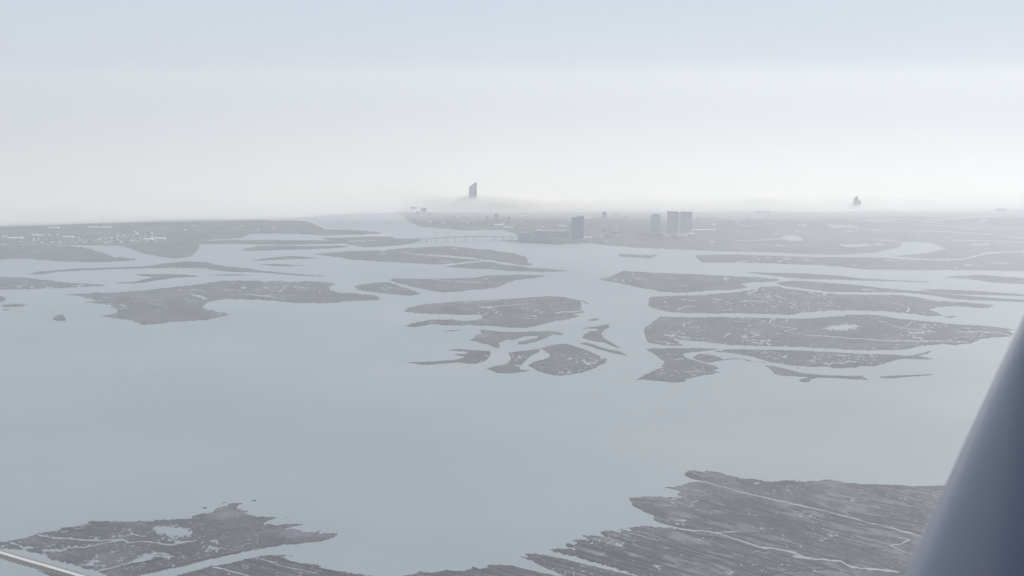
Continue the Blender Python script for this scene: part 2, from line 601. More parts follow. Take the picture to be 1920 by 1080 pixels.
make_land('marsh_island', c6((635, 310), (780, 325), (900, 330), (1050, 325), (1200, 325), (1260, 340), (1272, 355), (1190, 350), (1130, 375), (1050, 405),
                             (960, 425), (920, 420), (940, 402), (1060, 375), (1085, 360), (1030, 358), (960, 368), (900, 385), (820, 395), (780, 410),
                             (790, 440), (780, 455), (740, 440), (680, 420), (565, 390), (600, 378), (610, 350), (655, 345)), seed=33, pools=0.1, rough=0.6,
          pale=[(905, 630, 18, 5)])
make_land('marsh_islet', c6((1438, 242), (1500, 228), (1545, 235), (1490, 246)), seed=34, pools=0, rough=0.3)
make_land('marsh_island', c6((1500, 290), (1610, 270), (1605, 295), (1565, 320), (1548, 345), (1575, 380), (1625, 410), (1710, 458), (1650, 442), (1570, 408),
                             (1500, 400), (1405, 375), (1420, 350), (1470, 325), (1530, 320), (1510, 302), (1400, 302)), seed=35, pools=0.0, rough=0.4)
make_land('marsh_islet', c6((1390, 416), (1440, 408), (1560, 450), (1680, 470), (1750, 510), (1650, 492), (1590, 478), (1500, 450), (1440, 430)), seed=36, pools=0, rough=0.5)
make_land('marsh_island', c6((380, 466), (480, 457), (620, 467), (715, 475), (718, 505), (690, 540), (610, 572), (555, 567), (480, 557), (360, 568), (210, 578),
                             (80, 556), (200, 556), (400, 543), (480, 533), (525, 515), (440, 497), (560, 490), (530, 478)), seed=37, pools=0.12, rough=0.5)
make_land('marsh_island', c6((850, 488), (950, 473), (1090, 455), (1085, 480), (1020, 510), (985, 540), (950, 578), (880, 577), (830, 572), (870, 545), (875, 520)), seed=38, pools=0.15, rough=0.5)
make_land('marsh_island', c6((1090, 450), (1200, 425), (1290, 420), (1350, 440), (1440, 465), (1540, 510), (1535, 525), (1588, 530), (1588, 555), (1500, 600),
                             (1420, 630), (1320, 650), (1200, 657), (1090, 627), (1040, 602), (1000, 582), (1060, 550), (1160, 520), (1160, 495), (1120, 470)),
          seed=39, pools=0.42, rough=0.6, pool_px=5)
make_land('marsh_island', c6((680, 605), (740, 590), (820, 572), (900, 580), (940, 595), (950, 615), (1035, 617), (960, 630), (860, 642), (760, 637), (740, 620)), seed=40, pools=0.15, rough=0.5)
make_land('marsh_islet', c6((355, 326), (430, 314), (505, 313), (430, 326)), seed=41, pools=0, rough=0.3)

# --- right half
make_land('marsh_island', c3((970, 575), (1060, 555), (1110, 530), (1150, 512)) + c4((300, 130), (550, 140), (750, 150), (950, 160), (1100, 172), (1130, 182),
                             (1080, 190), (900, 200), (830, 212), (900, 232), (760, 255), (620, 258), (500, 268), (350, 275), (230, 268), (170, 250), (60, 235))
          + c3((1110, 600),), seed=51, pools=0.2, rough=0.5)
make_land('marsh_island', c4((150, 320), (170, 305), (350, 300), (550, 292), (800, 272), (960, 248), (990, 232), (1130, 230))
          + c5((140, 645), (340, 670), (550, 689), (800, 690), (1000, 695), (1130, 709), (1250, 738), (1420, 742), (1600, 757), (1690, 767), (1650, 792), (1390, 775),
               (1260, 785), (1210, 800), (1290, 835), (1320, 850), (1200, 850), (1050, 830), (900, 815), (700, 808), (480, 808), (300, 820), (150, 840), (60, 835))
          + c4((900, 432), (650, 430), (400, 428), (300, 420), (200, 400), (145, 375)),
          creeks=[(c4((960, 245), (950, 262), (880, 278)), 1.8), (c4((830, 338), (1040, 342)), 1.8), (c4((1090, 292), (1160, 318)), 1.6), (c4((360, 402), (420, 380), (490, 376)), 1.5),
                  (c4((400, 330), (500, 332)), 1.6), (c4((1250, 400), (1290, 425)), 1.6), (c5((930, 755), (1010, 765), (1070, 795), (1040, 820)), 1.4), (c5((415, 690), (440, 680)), 3.0)],
          seed=52, pools=0.34, rough=0.7, pool_px=5)
make_land('marsh_island', c5((60, 600), (200, 584), (400, 598), (600, 613), (800, 633), (1000, 653), (1200, 666), (1400, 690), (1700, 715), (2100, 740), (2100, 752),
                             (1700, 737), (1400, 724), (1200, 690), (1000, 674), (800, 672), (600, 670), (440, 668), (300, 648), (100, 620)),
          creeks=[(c5((700, 650), (820, 658)), 1.6)], seed=53, pools=0.1, rough=0.5)
make_land('marsh_island', c5((-180, 521), (0, 526), (250, 530), (500, 545), (700, 568), (900, 578), (1200, 592), (1215, 598), (900, 589), (700, 584), (500, 577),
                             (300, 573), (150, 562)), seed=54, pools=0, rough=0.4)
make_land('marsh_island', c5((1130, 650), (1300, 649), (1600, 665), (1920, 688), (2100, 700), (2100, 708), (1920, 700), (1600, 692), (1400, 686), (1250, 668)), seed=55, pools=0, rough=0.4)
make_land('marsh_island', c5((1290, 557), (1450, 550), (1600, 541), (1750, 553), (2100, 575), (2100, 615), (1900, 611), (1700, 600), (1550, 577)), seed=56, pools=0.1, rough=0.5)
make_land('marsh_islet', c5((1320, 858), (1380, 848), (1425, 856), (1370, 862)), seed=57, pools=0, rough=0.3)
# the longest one, with a winding creek and a shallow pond
make_land('marsh_island', c4((105, 565), (125, 535), (170, 495), (235, 455), (450, 460), (700, 457), (900, 462), (1180, 470), (1350, 468), (1500, 455), (1650, 443), (1790, 440), (1900, 450))
          + c5((960, 868), (1100, 882), (1300, 900), (1450, 915), (1600, 922), (1750, 938), (1860, 952), (1800, 958), (1860, 1000), (1700, 1010), (1590, 1025),
               (1530, 1055), (1400, 1068), (1310, 1060), (1150, 1075), (1010, 1105), (820, 1105))
          + c4((1700, 705), (1500, 692), (1300, 682), (1040, 678), (850, 672), (680, 660), (520, 640), (330, 622), (400, 670), (300, 672), (200, 660), (130, 640), (120, 600)),
          creeks=[(c4((1100, 465), (1060, 482), (1050, 500), (1100, 520), (1180, 535), (1260, 548), (1160, 562), (1250, 580), (1350, 595), (1500, 602), (1700, 620), (1900, 634))
                   + c5((1000, 1035), (1200, 1037), (1500, 1045)), 1.5),
                  (c5((830, 888), (880, 895), (930, 920), (1000, 938), (1130, 955), (1260, 970)), 1.6), (c5((1060, 980), (1180, 980)), 1.8),
                  (c5((1430, 970), (1600, 968), (1750, 985), (1850, 1000)), 1.8), (c5((1600, 935), (1680, 960), (1800, 985)), 1.4), (c4((715, 605), (730, 588), (760, 575)), 1.8),
                  (c4((1170, 492), (1190, 472)), 1.5), (c4((1260, 492), (1240, 472)), 1.5), (c4((180, 632), (260, 645), (350, 660)), 1.2)],
          holes=[c5((420, 942), (480, 930), (560, 910), (640, 915), (700, 930), (640, 945), (540, 955), (450, 952))],
          seed=58, pools=0.36, rough=0.8, pool_px=5)
make_land('marsh_island', c4((130, 700), (170, 692), (400, 692), (600, 692), (690, 700), (560, 712), (420, 728), (395, 740), (440, 770), (560, 800), (640, 825), (680, 848), (620, 856),
                             (680, 872), (620, 885), (520, 902), (430, 920), (410, 945), (330, 950), (250, 940), (60, 925), (130, 885), (210, 845), (280, 838), (240, 830), (265, 795),
                             (200, 745)),
          creeks=[(c4((230, 890), (240, 870)), 1.4), (c4((340, 855), (385, 890)), 1.4), (c4((420, 870), (560, 862)), 1.2)], seed=59, pools=0.42, rough=0.6, pool_px=5)
make_land('marsh_island', c4((470, 765), (520, 735), (600, 735), (690, 760), (700, 775), (760, 770), (850, 770), (950, 795), (1060, 800), (1000, 775), (880, 745), (740, 725), (640, 718),
                             (720, 700), (850, 700), (1050, 702), (1250, 708), (1500, 720), (1750, 735), (1920, 738))
          + c5((940, 1140), (1050, 1150), (1160, 1130), (1235, 1105), (1200, 1130), (1120, 1150), (1240, 1172), (1150, 1175), (1020, 1172), (960, 1180))
          + c4((1840, 828), (1740, 825), (1700, 838), (1560, 842), (1480, 830), (1350, 830), (1200, 818), (1100, 800), (1060, 800), (900, 790), (840, 775), (780, 772), (700, 782), (600, 800), (560, 795)),
          creeks=[(c4((520, 770), (560, 745), (650, 742), (690, 765)), 1.0), (c4((1490, 825), (1520, 795), (1600, 800), (1700, 790)), 1.8), (c4((1550, 745), (1640, 748)), 1.8)],
          holes=[c4((1335, 788), (1370, 780), (1410, 788), (1370, 798))], seed=60, pools=0.33, rough=0.6, pool_px=5)
make_land('marsh_island', c4((1010, 818), (1080, 825), (1200, 852), (1300, 878), (1450, 892), (1600, 900), (1740, 900), (1800, 932), (1700, 925), (1550, 915), (1420, 912), (1360, 925),
                             (1350, 945), (1290, 945), (1270, 930), (1340, 910), (1220, 900), (1150, 900), (1090, 885), (1060, 850)), seed=61, pools=0.2, rough=0.5)
make_land('marsh_islet', crop(1440, 600, 2.25, [(470, 238), (520, 235), (600, 232), (700, 228), (690, 232), (600, 239), (540, 246), (475, 246)]), seed=62, pools=0, rough=0.4)
make_land('marsh_islet', c4((1252, 838), (1260, 832), (1270, 840), (1260, 850)), seed=63, pools=0, rough=0.2)
make_land('marsh_islet', c3((1120, 385), (1250, 388), (1290, 395), (1400, 388), (1415, 398), (1330, 418), (1280, 412), (1130, 404)), seed=64, pools=0.1, rough=0.4)

# --- the far shores: the barrier island with its town, the city land with its back creeks
make_land('barrier_island', [(-240, 434), (-60, 428), (0, 425.5), (75, 423), (180, 419.5), (300, 416.5), (440, 414), (500, 413), (520, 414.5), (530, 413), (560, 413.5), (577, 415), (590, 420),
                             (610, 430), (660, 431), (713, 435.5), (712, 439), (640, 440), (600, 441.5), (580, 439), (540, 438), (470, 438), (455, 445), (430, 448), (400, 449), (385, 451),
                             (368, 455), (374, 463), (366, 474), (356, 481), (330, 484.5), (300, 481), (270, 475), (245, 466), (230, 461), (200, 460), (125, 459), (60, 457.5), (0, 457), (-240, 458)],
          seed=70, pools=0.0, rough=0.35, top=2.5, mat=M_LAND, step=1.2)
make_land('beach', [(496, 411.2), (530, 411), (560, 411.6), (578, 413.4), (592, 418), (612, 428.4), (660, 429.6), (664, 430.6), (610, 430), (588, 420), (576, 416), (560, 414), (530, 413.2), (500, 413)],
          seed=71, pools=0, rough=0.1, top=1.2, mat=M_SAND, step=0.8)
make_land('sand_spit', c2((960, 238), (1060, 233), (1150, 238), (1190, 247), (1100, 251), (980, 248)), seed=72, pools=0, rough=0.2, top=1.0, mat=M_SAND, step=0.8)
make_land('marsh_island', [(355, 459), (400, 457.5), (440, 457), (520, 459), (600, 458), (655, 456), (650, 451.5), (560, 450.5), (500, 450), (440, 449.5), (380, 452), (355, 455)], seed=73, pools=0, rough=0.4)
make_land('marsh_island', c2((640, 262), (700, 265), (860, 262), (960, 256), (1180, 255), (1200, 270), (1300, 271), (1390, 266), (1400, 285), (1350, 300), (1250, 318), (1100, 332),
                             (1000, 335), (900, 325), (840, 310), (820, 296), (740, 290)),
          creeks=[(c2((840, 292), (920, 284), (1080, 288)), 1.4)], seed=74, pools=0.0, rough=0.4)
CITY = ([(742, 384), (742, 399), (755, 404), (769, 417), (794, 426), (830, 428), (869, 432), (915, 431), (945, 431), (968, 439), (972, 449), (934, 451.5), (981, 455), (1019, 457), (1070, 457),
         (1105, 456), (1140, 459.5), (1190, 464), (1230, 466), (1305, 469), (1345, 471)]
        + c5((0, 370), (300, 386), (600, 390), (800, 372), (940, 345), (990, 330), (1000, 305), (1060, 292), (1230, 300), (1340, 348), (1200, 376), (960, 400), (1050, 412), (1250, 424), (1450, 418), (1560, 392), (1640, 370), (1940, 358))
        + [(2160, 469), (2160, 383)])
make_land('coastal_plain', CITY,
          creeks=[(c5((-340, 118), (0, 118), (200, 125), (380, 130)), 1.6), (c5((640, 135), (900, 128), (1250, 130), (1500, 110), (1750, 98)), 2.6),
                  (c5((480, 178), (560, 176), (660, 182)), 9.5), (c5((640, 185), (780, 205), (1000, 208), (1250, 215), (1500, 225), (1700, 240), (1880, 265), (2100, 275)), 2.6),
                  (c5((700, 135), (1060, 150), (1300, 175), (1900, 195), (2100, 198)), 1.8), (c5((-240, 285), (0, 280), (150, 270)), 1.9), (c5((150, 272), (235, 266)), 9.5),
                  (c5((780, 276), (950, 285), (1020, 300)), 2.0), (c5((1400, 280), (1600, 285), (2000, 300)), 2.3), (c5((1510, 310), (1580, 313), (1660, 313)), 3.2),
                  (c5((555, 322), (660, 320), (755, 318)), 4.9), (c5((800, 315), (860, 314)), 3.0),
                  ([(968, 432), (915, 425), (880, 428)], 0.8)],
          seed=75, rills=40, rill_w=(1.6, 2.8), rill_from=1290, pools=0.0, rough=0.4, top=1.6, mat=M_LAND, step=1.15)
make_land('marsh_island', c5((-550, 395), (-300, 388), (0, 396), (300, 408), (600, 408), (900, 414), (1100, 430), (1300, 436), (1450, 430), (1570, 404), (1650, 384), (1920, 370), (2200, 362),
                             (2200, 518), (1940, 515), (1700, 508), (1400, 505), (1000, 505), (740, 502), (640, 490), (420, 470), (200, 462), (0, 455), (-250, 450), (-500, 450), (-520, 425)),
          creeks=[(c5((260, 435), (330, 434)), 1.6)], seed=76, rills=18, rill_w=(1.0, 1.8), pools=0.05, rough=0.5, step=1.1)

# --- foreground, left
make_land('marsh_island', c7((-120, 366), (-40, 356), (0, 352), (60, 344), (150, 325), (225, 298), (330, 285), (350, 268), (500, 250), (490, 235), (540, 230), (640, 235), (740, 232), (860, 235), (880, 222), (960, 225),
                             (1090, 215), (1070, 205), (1100, 195), (1190, 182), (1220, 160), (1280, 145), (1290, 130), (1360, 133), (1330, 142), (1330, 160), (1390, 178), (1370, 190),
                             (1430, 205), (1550, 212), (1490, 235), (1485, 250), (1560, 255), (1620, 245), (1700, 250), (1640, 265), (1600, 275), (1700, 280), (1690, 292), (1760, 296),
                             (1810, 280), (1790, 300), (1900, 302), (1880, 320), (1800, 345), (1700, 355), (1600, 365), (1420, 395), (1300, 420), (1150, 455), (1000, 490), (830, 525),
                             (740, 548), (640, 552), (565, 516), (480, 497), (400, 470), (290, 450), (260, 430), (275, 420), (240, 418), (130, 395), (0, 385), (-120, 372)),
          creeks=[(c7((215, 305), (270, 322), (380, 328), (520, 340), (600, 340), (690, 332), (720, 352), (840, 346), (960, 366), (1100, 340)), 2.2),
                  (c7((690, 336), (560, 360), (480, 378), (380, 380), (340, 395)), 2.0), (c7((60, 352), (130, 378), (190, 380), (90, 398)), 2.0),
                  (c7((560, 510), (640, 490), (720, 468), (760, 450)), 2.4), (c7((870, 408), (960, 420)), 2.0), (c7((730, 302), (820, 318)), 1.5)],
          holes=[c7((720, 470), (780, 435), (850, 412), (880, 420), (980, 428), (940, 444), (880, 430), (800, 462)),
                 c7((850, 262), (960, 262), (1040, 270), (1090, 295), (1060, 318), (960, 318), (900, 300)),
                 c7((240, 395), (330, 385), (370, 392), (300, 408), (250, 412)), c7((680, 282), (730, 278), (700, 292))],
          ditches=[c7((560, 522), (780, 470), (1000, 430)), c7((830, 520), (1100, 455), (1420, 390))],
          seed=80, streak=-0.12, step=0.85, pools=0.40, rough=1.1, pale=[(430, 965, 45, 12), (560, 1000, 40, 10)], pool_px=6)
make_land('marsh_island', c7((930, 575), (1000, 535), (1100, 508), (1190, 485), (1300, 465), (1370, 448), (1440, 435), (1510, 422), (1640, 425), (1580, 430), (1650, 460), (1750, 475),
                             (1830, 485), (1780, 492), (1900, 510), (2000, 528), (2120, 545), (2200, 560), (2250, 600), (900, 600)),
          creeks=[(c7((1195, 488), (1300, 512), (1420, 545)), 2.2), (c7((1440, 440), (1620, 490), (1800, 530)), 1.2)],
          ditches=[c7((1380, 450), (1600, 510), (1800, 560)), c7((1510, 428), (1700, 480), (1950, 540)), c7((1300, 468), (1500, 530), (1560, 550)), c7((1110, 512), (1200, 540))],
          seed=81, pools=0.30, streak=0.27, rough=1.0)
for k, p in enumerate((((1128, 156), (1165, 151), (1160, 160)), ((1244, 126), (1275, 124), (1262, 130)), ((1415, 116), (1445, 110), (1432, 122)), ((1608, 209), (1628, 208), (1618, 213)))):
    make_land('marsh_islet', c7(*p), seed=82 + k, pools=0, rough=0.4, step=0.7)

# --- foreground, centre and right: ditched marsh
def ditch_family(x0, x1, y0, y1, rows, slope, seed):
    r = random.Random(seed)
    out = []
    for k in range(rows):
        yb = y0 + (y1 - y0) * (k + 0.5 * r.random()) / rows
        x = x0 + r.uniform(0, 0.35) * (x1 - x0)
        L = r.uniform(0.25, 0.6) * (x1 - x0)
        a = yb + slope * (x - x0)
        out.append([(x, a), (x + L * 0.5, a + slope * L * 0.5 + r.uniform(-1.5, 1.5)), (x + L, a + slope * L)])
    return out


make_land('marsh_island', b1((-150, 900), (70, 866), (110, 845), (200, 856), (310, 835), (420, 845), (500, 830), (505, 812), (560, 825), (620, 812), (600, 795), (720, 798), (800, 800), (900, 830),
                             (960, 838), (1000, 850), (1100, 870), (1200, 890), (1300, 915), (1300, 980), (-200, 980)),
          ditches=[b1((510, 818), (640, 860), (760, 890)), b1((310, 840), (420, 875)), b1((620, 800), (760, 850), (900, 890))], seed=90, pools=0.18, pale_all=0.5, streak=0.27, rough=0.8)
make_land('marsh_island', b1((865, 735), (930, 742), (900, 715), (980, 714), (1080, 730), (1180, 750), (1300, 780), (1500, 830), (1700, 874), (1860, 915), (2000, 985), (1380, 985), (1260, 915),
                             (1200, 882), (1120, 850), (1030, 810), (960, 770)),
          ditches=[b1((1000, 735), (1300, 815), (1560, 885)), b1((1100, 800), (1400, 880))], seed=91, pools=0.26, pale_all=0.6, streak=0.27, rough=0.8)
DITCH = [b2((600, 310), (940, 410), (1160, 480)), b2((930, 330), (1200, 430), (1440, 540)), b2((1300, 620), (1640, 700)), b2((1560, 610), (1900, 710)), b2((280, 570), (560, 680), (850, 770)),
         b2((700, 650), (960, 730)), b2((0, 600), (300, 690)), b2((1150, 750), (1440, 830)), b2((1390, 760), (1760, 870)), b2((0, 540), (330, 640), (760, 770)), b2((-40, 660), (200, 730), (420, 790)),
         b2((1180, 620), (1300, 640)), b2((430, 540), (660, 590)), b2((980, 430), (1300, 480), (1500, 560), (1800, 640)), b2((1040, 330), (1300, 400)), b2((860, 560), (1200, 640)),
         b2((1500, 600), (1700, 640)), b2((1100, 870), (1250, 845), (1560, 830)), b2((-300, 640), (0, 740), (300, 840)), b2((-330, 600), (-100, 660)), b2((-200, 545), (100, 640))]
DITCH += ditch_family(1240, 1760, 925, 1075, 9, 0.27, 3) + ditch_family(1060, 1400, 1000, 1060, 5, 0.27, 4) + ditch_family(1500, 1900, 915, 980, 5, 0.16, 5)
make_land('marsh_island',
          b1((1085, 685), (1180, 675), (1290, 682), (1195, 650), (1230, 638), (1310, 642), (1250, 612), (1300, 606), (1385, 618), (1330, 575), (1400, 578), (1490, 584), (1462, 550), (1500, 536),
             (1645, 560), (1588, 526), (1690, 545), (1675, 514), (1745, 516))
          + b2((160, 500), (300, 512), (480, 532), (560, 540), (380, 500), (275, 470), (260, 455), (268, 430), (200, 405), (150, 375), (105, 358), (98, 330), (75, 300), (220, 280), (380, 290), (470, 284), (430, 266), (470, 250), (430, 230),
               (345, 217), (440, 210), (540, 178), (620, 172), (540, 146), (480, 115), (530, 90), (700, 98), (780, 110), (830, 130), (960, 150), (1140, 175), (1250, 160), (1400, 175),
               (1580, 155), (1700, 180), (1830, 190))
          + [(1640, 908), (1690, 910), (1722, 912), (1765, 910), (1800, 906), (1900, 902), (2040, 900), (2040, 1120), (1300, 1120)] + b1((2000, 930), (1700, 862), (1500, 800), (1300, 742), (1180, 715)),
          creeks=[(b2((540, 158), (640, 170), (860, 235), (1180, 310), (1560, 395), (1920, 490)) + b3((550, 885), (640, 910), (720, 935)), 2.4),
                  (b2((320, 492), (500, 530), (680, 550), (760, 560), (900, 610), (1060, 665), (1200, 680), (1320, 705), (1400, 745), (1540, 755), (1660, 768), (1750, 815), (1900, 828), (2100, 850)), 2.6),
                  (b2((760, 555), (900, 540)), 1.6), (b2((1320, 735), (1440, 745)), 3.5), (b2((470, 285), (430, 300), (390, 308)), 1.6), (b2((600, 315), (540, 325), (560, 345), (530, 355)), 1.2),
                  (b3((510, 910), (600, 925), (560, 945), (510, 950), (560, 970), (610, 990)), 1.5), (b3((580, 718), (640, 727), (720, 745)), 1.6), (b2((1520, 225), (1600, 260), (1780, 300)), 1.4),
                  (b1((1590, 530), (1700, 560), (1900, 620)), 1.4)],
          holes=[b2((430, 460), (470, 452), (505, 464), (470, 474)), b2((440, 488), (505, 490), (470, 496)), b2((1570, 572), (1640, 575), (1600, 582)), b2((255, 800), (330, 805), (300, 825)),
                 b2((785, 850), (845, 848), (840, 868)), b2((1005, 180), (1060, 182), (1040, 192)), b1((1370, 635), (1440, 632), (1420, 645)), b1((1560, 640), (1610, 632), (1640, 660), (1580, 665)),
                 b1((1450, 712), (1490, 706), (1470, 722))],
          ditches=DITCH, seed=92, pools=0.25, pale_all=1.3, step=0.8, streak=0.27, rough=1.3, pool_px=5,
          pale=[(1475, 945, 22, 6), (1350, 960, 20, 4), (1400, 995, 25, 5), (1290, 905, 14, 5), (1560, 1075, 60, 8), (1600, 955, 40, 7), (1330, 1045, 25, 5), (1560, 905, 40, 5), (1650, 1000, 40, 6)])


# ------------------------------------------------------------------ causeway road, lower left
def ribbon(name, line, offs, mat, parent=None):
    """a strip along a ground line; offs = [(sideways, height) ...] across it"""
    v, q = [], []
    n = len(offs)
    for k, p in enumerate(line):
        a, b = line[max(0, k - 1)], line[min(len(line) - 1, k + 1)]
        dx, dy = b[0] - a[0], b[1] - a[1]
        L = math.hypot(dx, dy)
        nx, ny = -dy / L, dx / L
        for o, z in offs:
            v.append((p[0] + nx * o, p[1] + ny * o, z))
    for k in range(len(line) - 1):
        for j in range(n - 1):
            q.append((k * n + j, (k + 1) * n + j, (k + 1) * n + j + 1, k * n + j + 1))
    return link(name, np_mesh(name, v, q, smooth=False), mat, parent)


def dense(line, step):
    out = []
    for a, b in zip(line[:-1], line[1:]):
        n = max(1, int(math.dist(a, b) / step))
        out += [(a[0] + (b[0] - a[0]) * k / n, a[1] + (b[1] - a[1]) * k / n) for k in range(n)]
    return out + [line[-1]]


ROAD = dense([ground(*p)[:2] for p in ((-170, 988), (-80, 1014), (0, 1037.5), (50, 1052.5), (83, 1061.7), (120, 1072.5), (147, 1080.5), (260, 1113))], 3.0)


def make_embankment():
    v, q = [], []
    prof = [(13, -1.2), (9.5, 0.9), (7.5, 2.0), (5.4, 3.0), (-5.4, 3.0), (-8, 2.1), (-12, 1.0), (-18, -1.2)]
    n = len(prof)
    rnd = random.Random(5)
    for k, p in enumerate(ROAD):
        a, b = ROAD[max(0, k - 1)], ROAD[min(len(ROAD) - 1, k + 1)]
        L = math.dist(a, b)
        nx, ny = -(b[1] - a[1]) / L, (b[0] - a[0]) / L
        for j, (o, z) in enumerate(prof):
            edge = j in (0, 1, 2, 5, 6, 7)
            o2 = o + (rnd.uniform(-1.4, 1.4) if edge else 0)
            z2 = z + (rnd.uniform(-0.35, 0.35) if edge else 0)
            v.append((p[0] + nx * o2, p[1] + ny * o2, z2))
    for k in range(len(ROAD) - 1):
        for j in range(n - 1):
            q.append((k * n + j, (k + 1) * n + j, (k + 1) * n + j + 1, k * n + j + 1))
    return structure(link('embankment', np_mesh('embankment', v, q, smooth=False), M_MUD))


make_embankment()
structure(ribbon('road', ROAD, [(4.0, 3.02), (-4.0, 3.02)], M_CONCRETE))
structure(ribbon('road_shoulder', ROAD, [(5.2, 3.012), (4.03, 3.012)], M_ASPHALT))
structure(ribbon('road_shoulder', ROAD, [(-4.03, 3.012), (-5.2, 3.012)], M_ASPHALT))
for o in (3.6, -3.6, 0.0):
    structure(ribbon('road_marking', ROAD, [(o + 0.1, 3.028), (o - 0.1, 3.028)], M_PAINT))
make_land('marsh_island', crop(0, 980, 6, [(420, 540), (540, 560), (620, 575), (760, 600), (900, 640), (1200, 700), (700, 700), (590, 640), (540, 585)]), seed=95, pools=0.15, rough=0.6)


def guard_rail(side, label):
    t = thing('guard_rail', label, 'guard rail', (ROAD[0][0], ROAD[0][1], 3.0))
    L = [(x - ROAD[0][0], y - ROAD[0][1]) for x, y in ROAD]
    ribbon('rail_beam', L, [(side - 0.05, 0.45), (side + 0.05, 0.5), (side + 0.05, 0.75), (side - 0.05, 0.8), (side - 0.05, 0.45)], M_STEEL, t)
    bm = bmesh.new()
    for k in range(1, len(L) - 1):
        a, b = L[k - 1], L[k + 1]
        d = math.dist(a, b)
        nx, ny = -(b[1] - a[1]) / d, (b[0] - a[0]) / d
        o = side + (0.13 if side > 0 else -0.13)
        cx, cy = L[k][0] + nx * o, L[k][1] + ny * o
        add_box(bm, cx - 0.07, cx + 0.07, cy - 0.07, cy + 0.07, 0.012, 0.72)
    o = link('rail_posts', bm_mesh('rail_posts', bm), M_STEEL, t)
    o['kind'] = 'stuff'
    return t


guard_rail(4.7, 'steel guard rail on the marsh side of the pale causeway road')
guard_rail(-4.7, 'steel guard rail on the open water side of the pale causeway road')


# ------------------------------------------------------------------ Borders between bay and city: the long road bridge
def make_bridge():
    stations = [(770, 453.0, 450.6), (784, 453.8, 449.6), (800, 454.0, 447.9), (818, 454.0, 445.9), (836, 453.5, 444.9), (854, 453.0, 444.2), (872, 452.5, 443.6), (889, 452.0, 443.2),
                (908, 451.6, 443.1), (926, 451.2, 443.2), (944, 450.8, 443.5), (960, 450.4, 443.9), (978, 450.0, 445.0)]
    pts = [(ground(x, yb), height_for(x, yb, yt)) for x, yb, yt in stations]
    base = pts[7][0]
    t = thing('road_bridge', 'long grey concrete road bridge on slim piers across the far inlet', 'bridge', (base[0], base[1], 0))
    L = [(g[0] - base[0], g[1] - base[1], h) for g, h in pts]

    def sweep(name, offs, mat):
        v, q = [], []
        n = len(offs)
        for k, p in enumerate(L):
            a, b = L[max(0, k - 1)], L[min(len(L) - 1, k + 1)]
            d = math.hypot(b[0] - a[0], b[1] - a[1])
            nx, ny = -(b[1] - a[1]) / d, (b[0] - a[0]) / d
            for o, z in offs:
                v.append((p[0] + nx * o, p[1] + ny * o, p[2] + z))
        for k in range(len(L) - 1):
            for j in range(n):
                q.append((k * n + j, k * n + (j + 1) % n, (k + 1) * n + (j + 1) % n, (k + 1) * n + j))
        return link(name, np_mesh(name, v, q, smooth=False), mat, t)

    sweep('deck', [(-8, -2.4), (8, -2.4), (8.6, -1.0), (8.6, 0), (-8.6, 0), (-8.6, -1.0)], M_BRIDGE)
    sweep('parapet', [(-8.5, 0.01), (-8.2, 0.01), (-8.2, 1.1), (-8.5, 1.1)], M_BRIDGE)
    sweep('parapet', [(8.2, 0.01), (8.5, 0.01), (8.5, 1.1), (8.2, 1.1)], M_BRIDGE)
    for k in range(1, len(L) - 1):
        x, y, h = L[k]
        bm = bmesh.new()
        for dy in (-4.5, 4.5):
            add_prism(bm, [(2.0 * math.cos(a * math.pi / 4), dy + 2.0 * math.sin(a * math.pi / 4)) for a in range(8)], -1.5, h - 4.4)
        add_box(bm, -2.4, 2.4, -7.6, 7.6, h - 4.39, h - 2.42)
        add_box(bm, -3.6, 3.6, -8, 8, -1.4, 1.5)
        link('pier', bm_mesh('pier', bm), M_BRIDGE, t, (x, y, 0))


make_bridge()


# ------------------------------------------------------------------ towers
def w_at(y, px):
    return scale_at(y) * px


def tower_base(name, label, cat, bx, by, rotz=0.0):
    g = ground(bx, by)
    return thing(name, label, cat, (g[0], g[1], 1.0), rotz)


def floor_bands(bm, outline, z0, z1, step, out=0.25):
    n = len(outline)
    cx = sum(p[0] for p in outline) / n
    cy = sum(p[1] for p in outline) / n
    big = [(cx + (x - cx) * (1 + out / max(4, math.hypot(x - cx, y - cy))), cy + (y - cy) * (1 + out / max(4, math.hypot(x - cx, y - cy)))) for x, y in outline]
    z = z0 + step
    while z < z1 - 1:
        add_prism(bm, big, z, z + 0.55)
        z += step


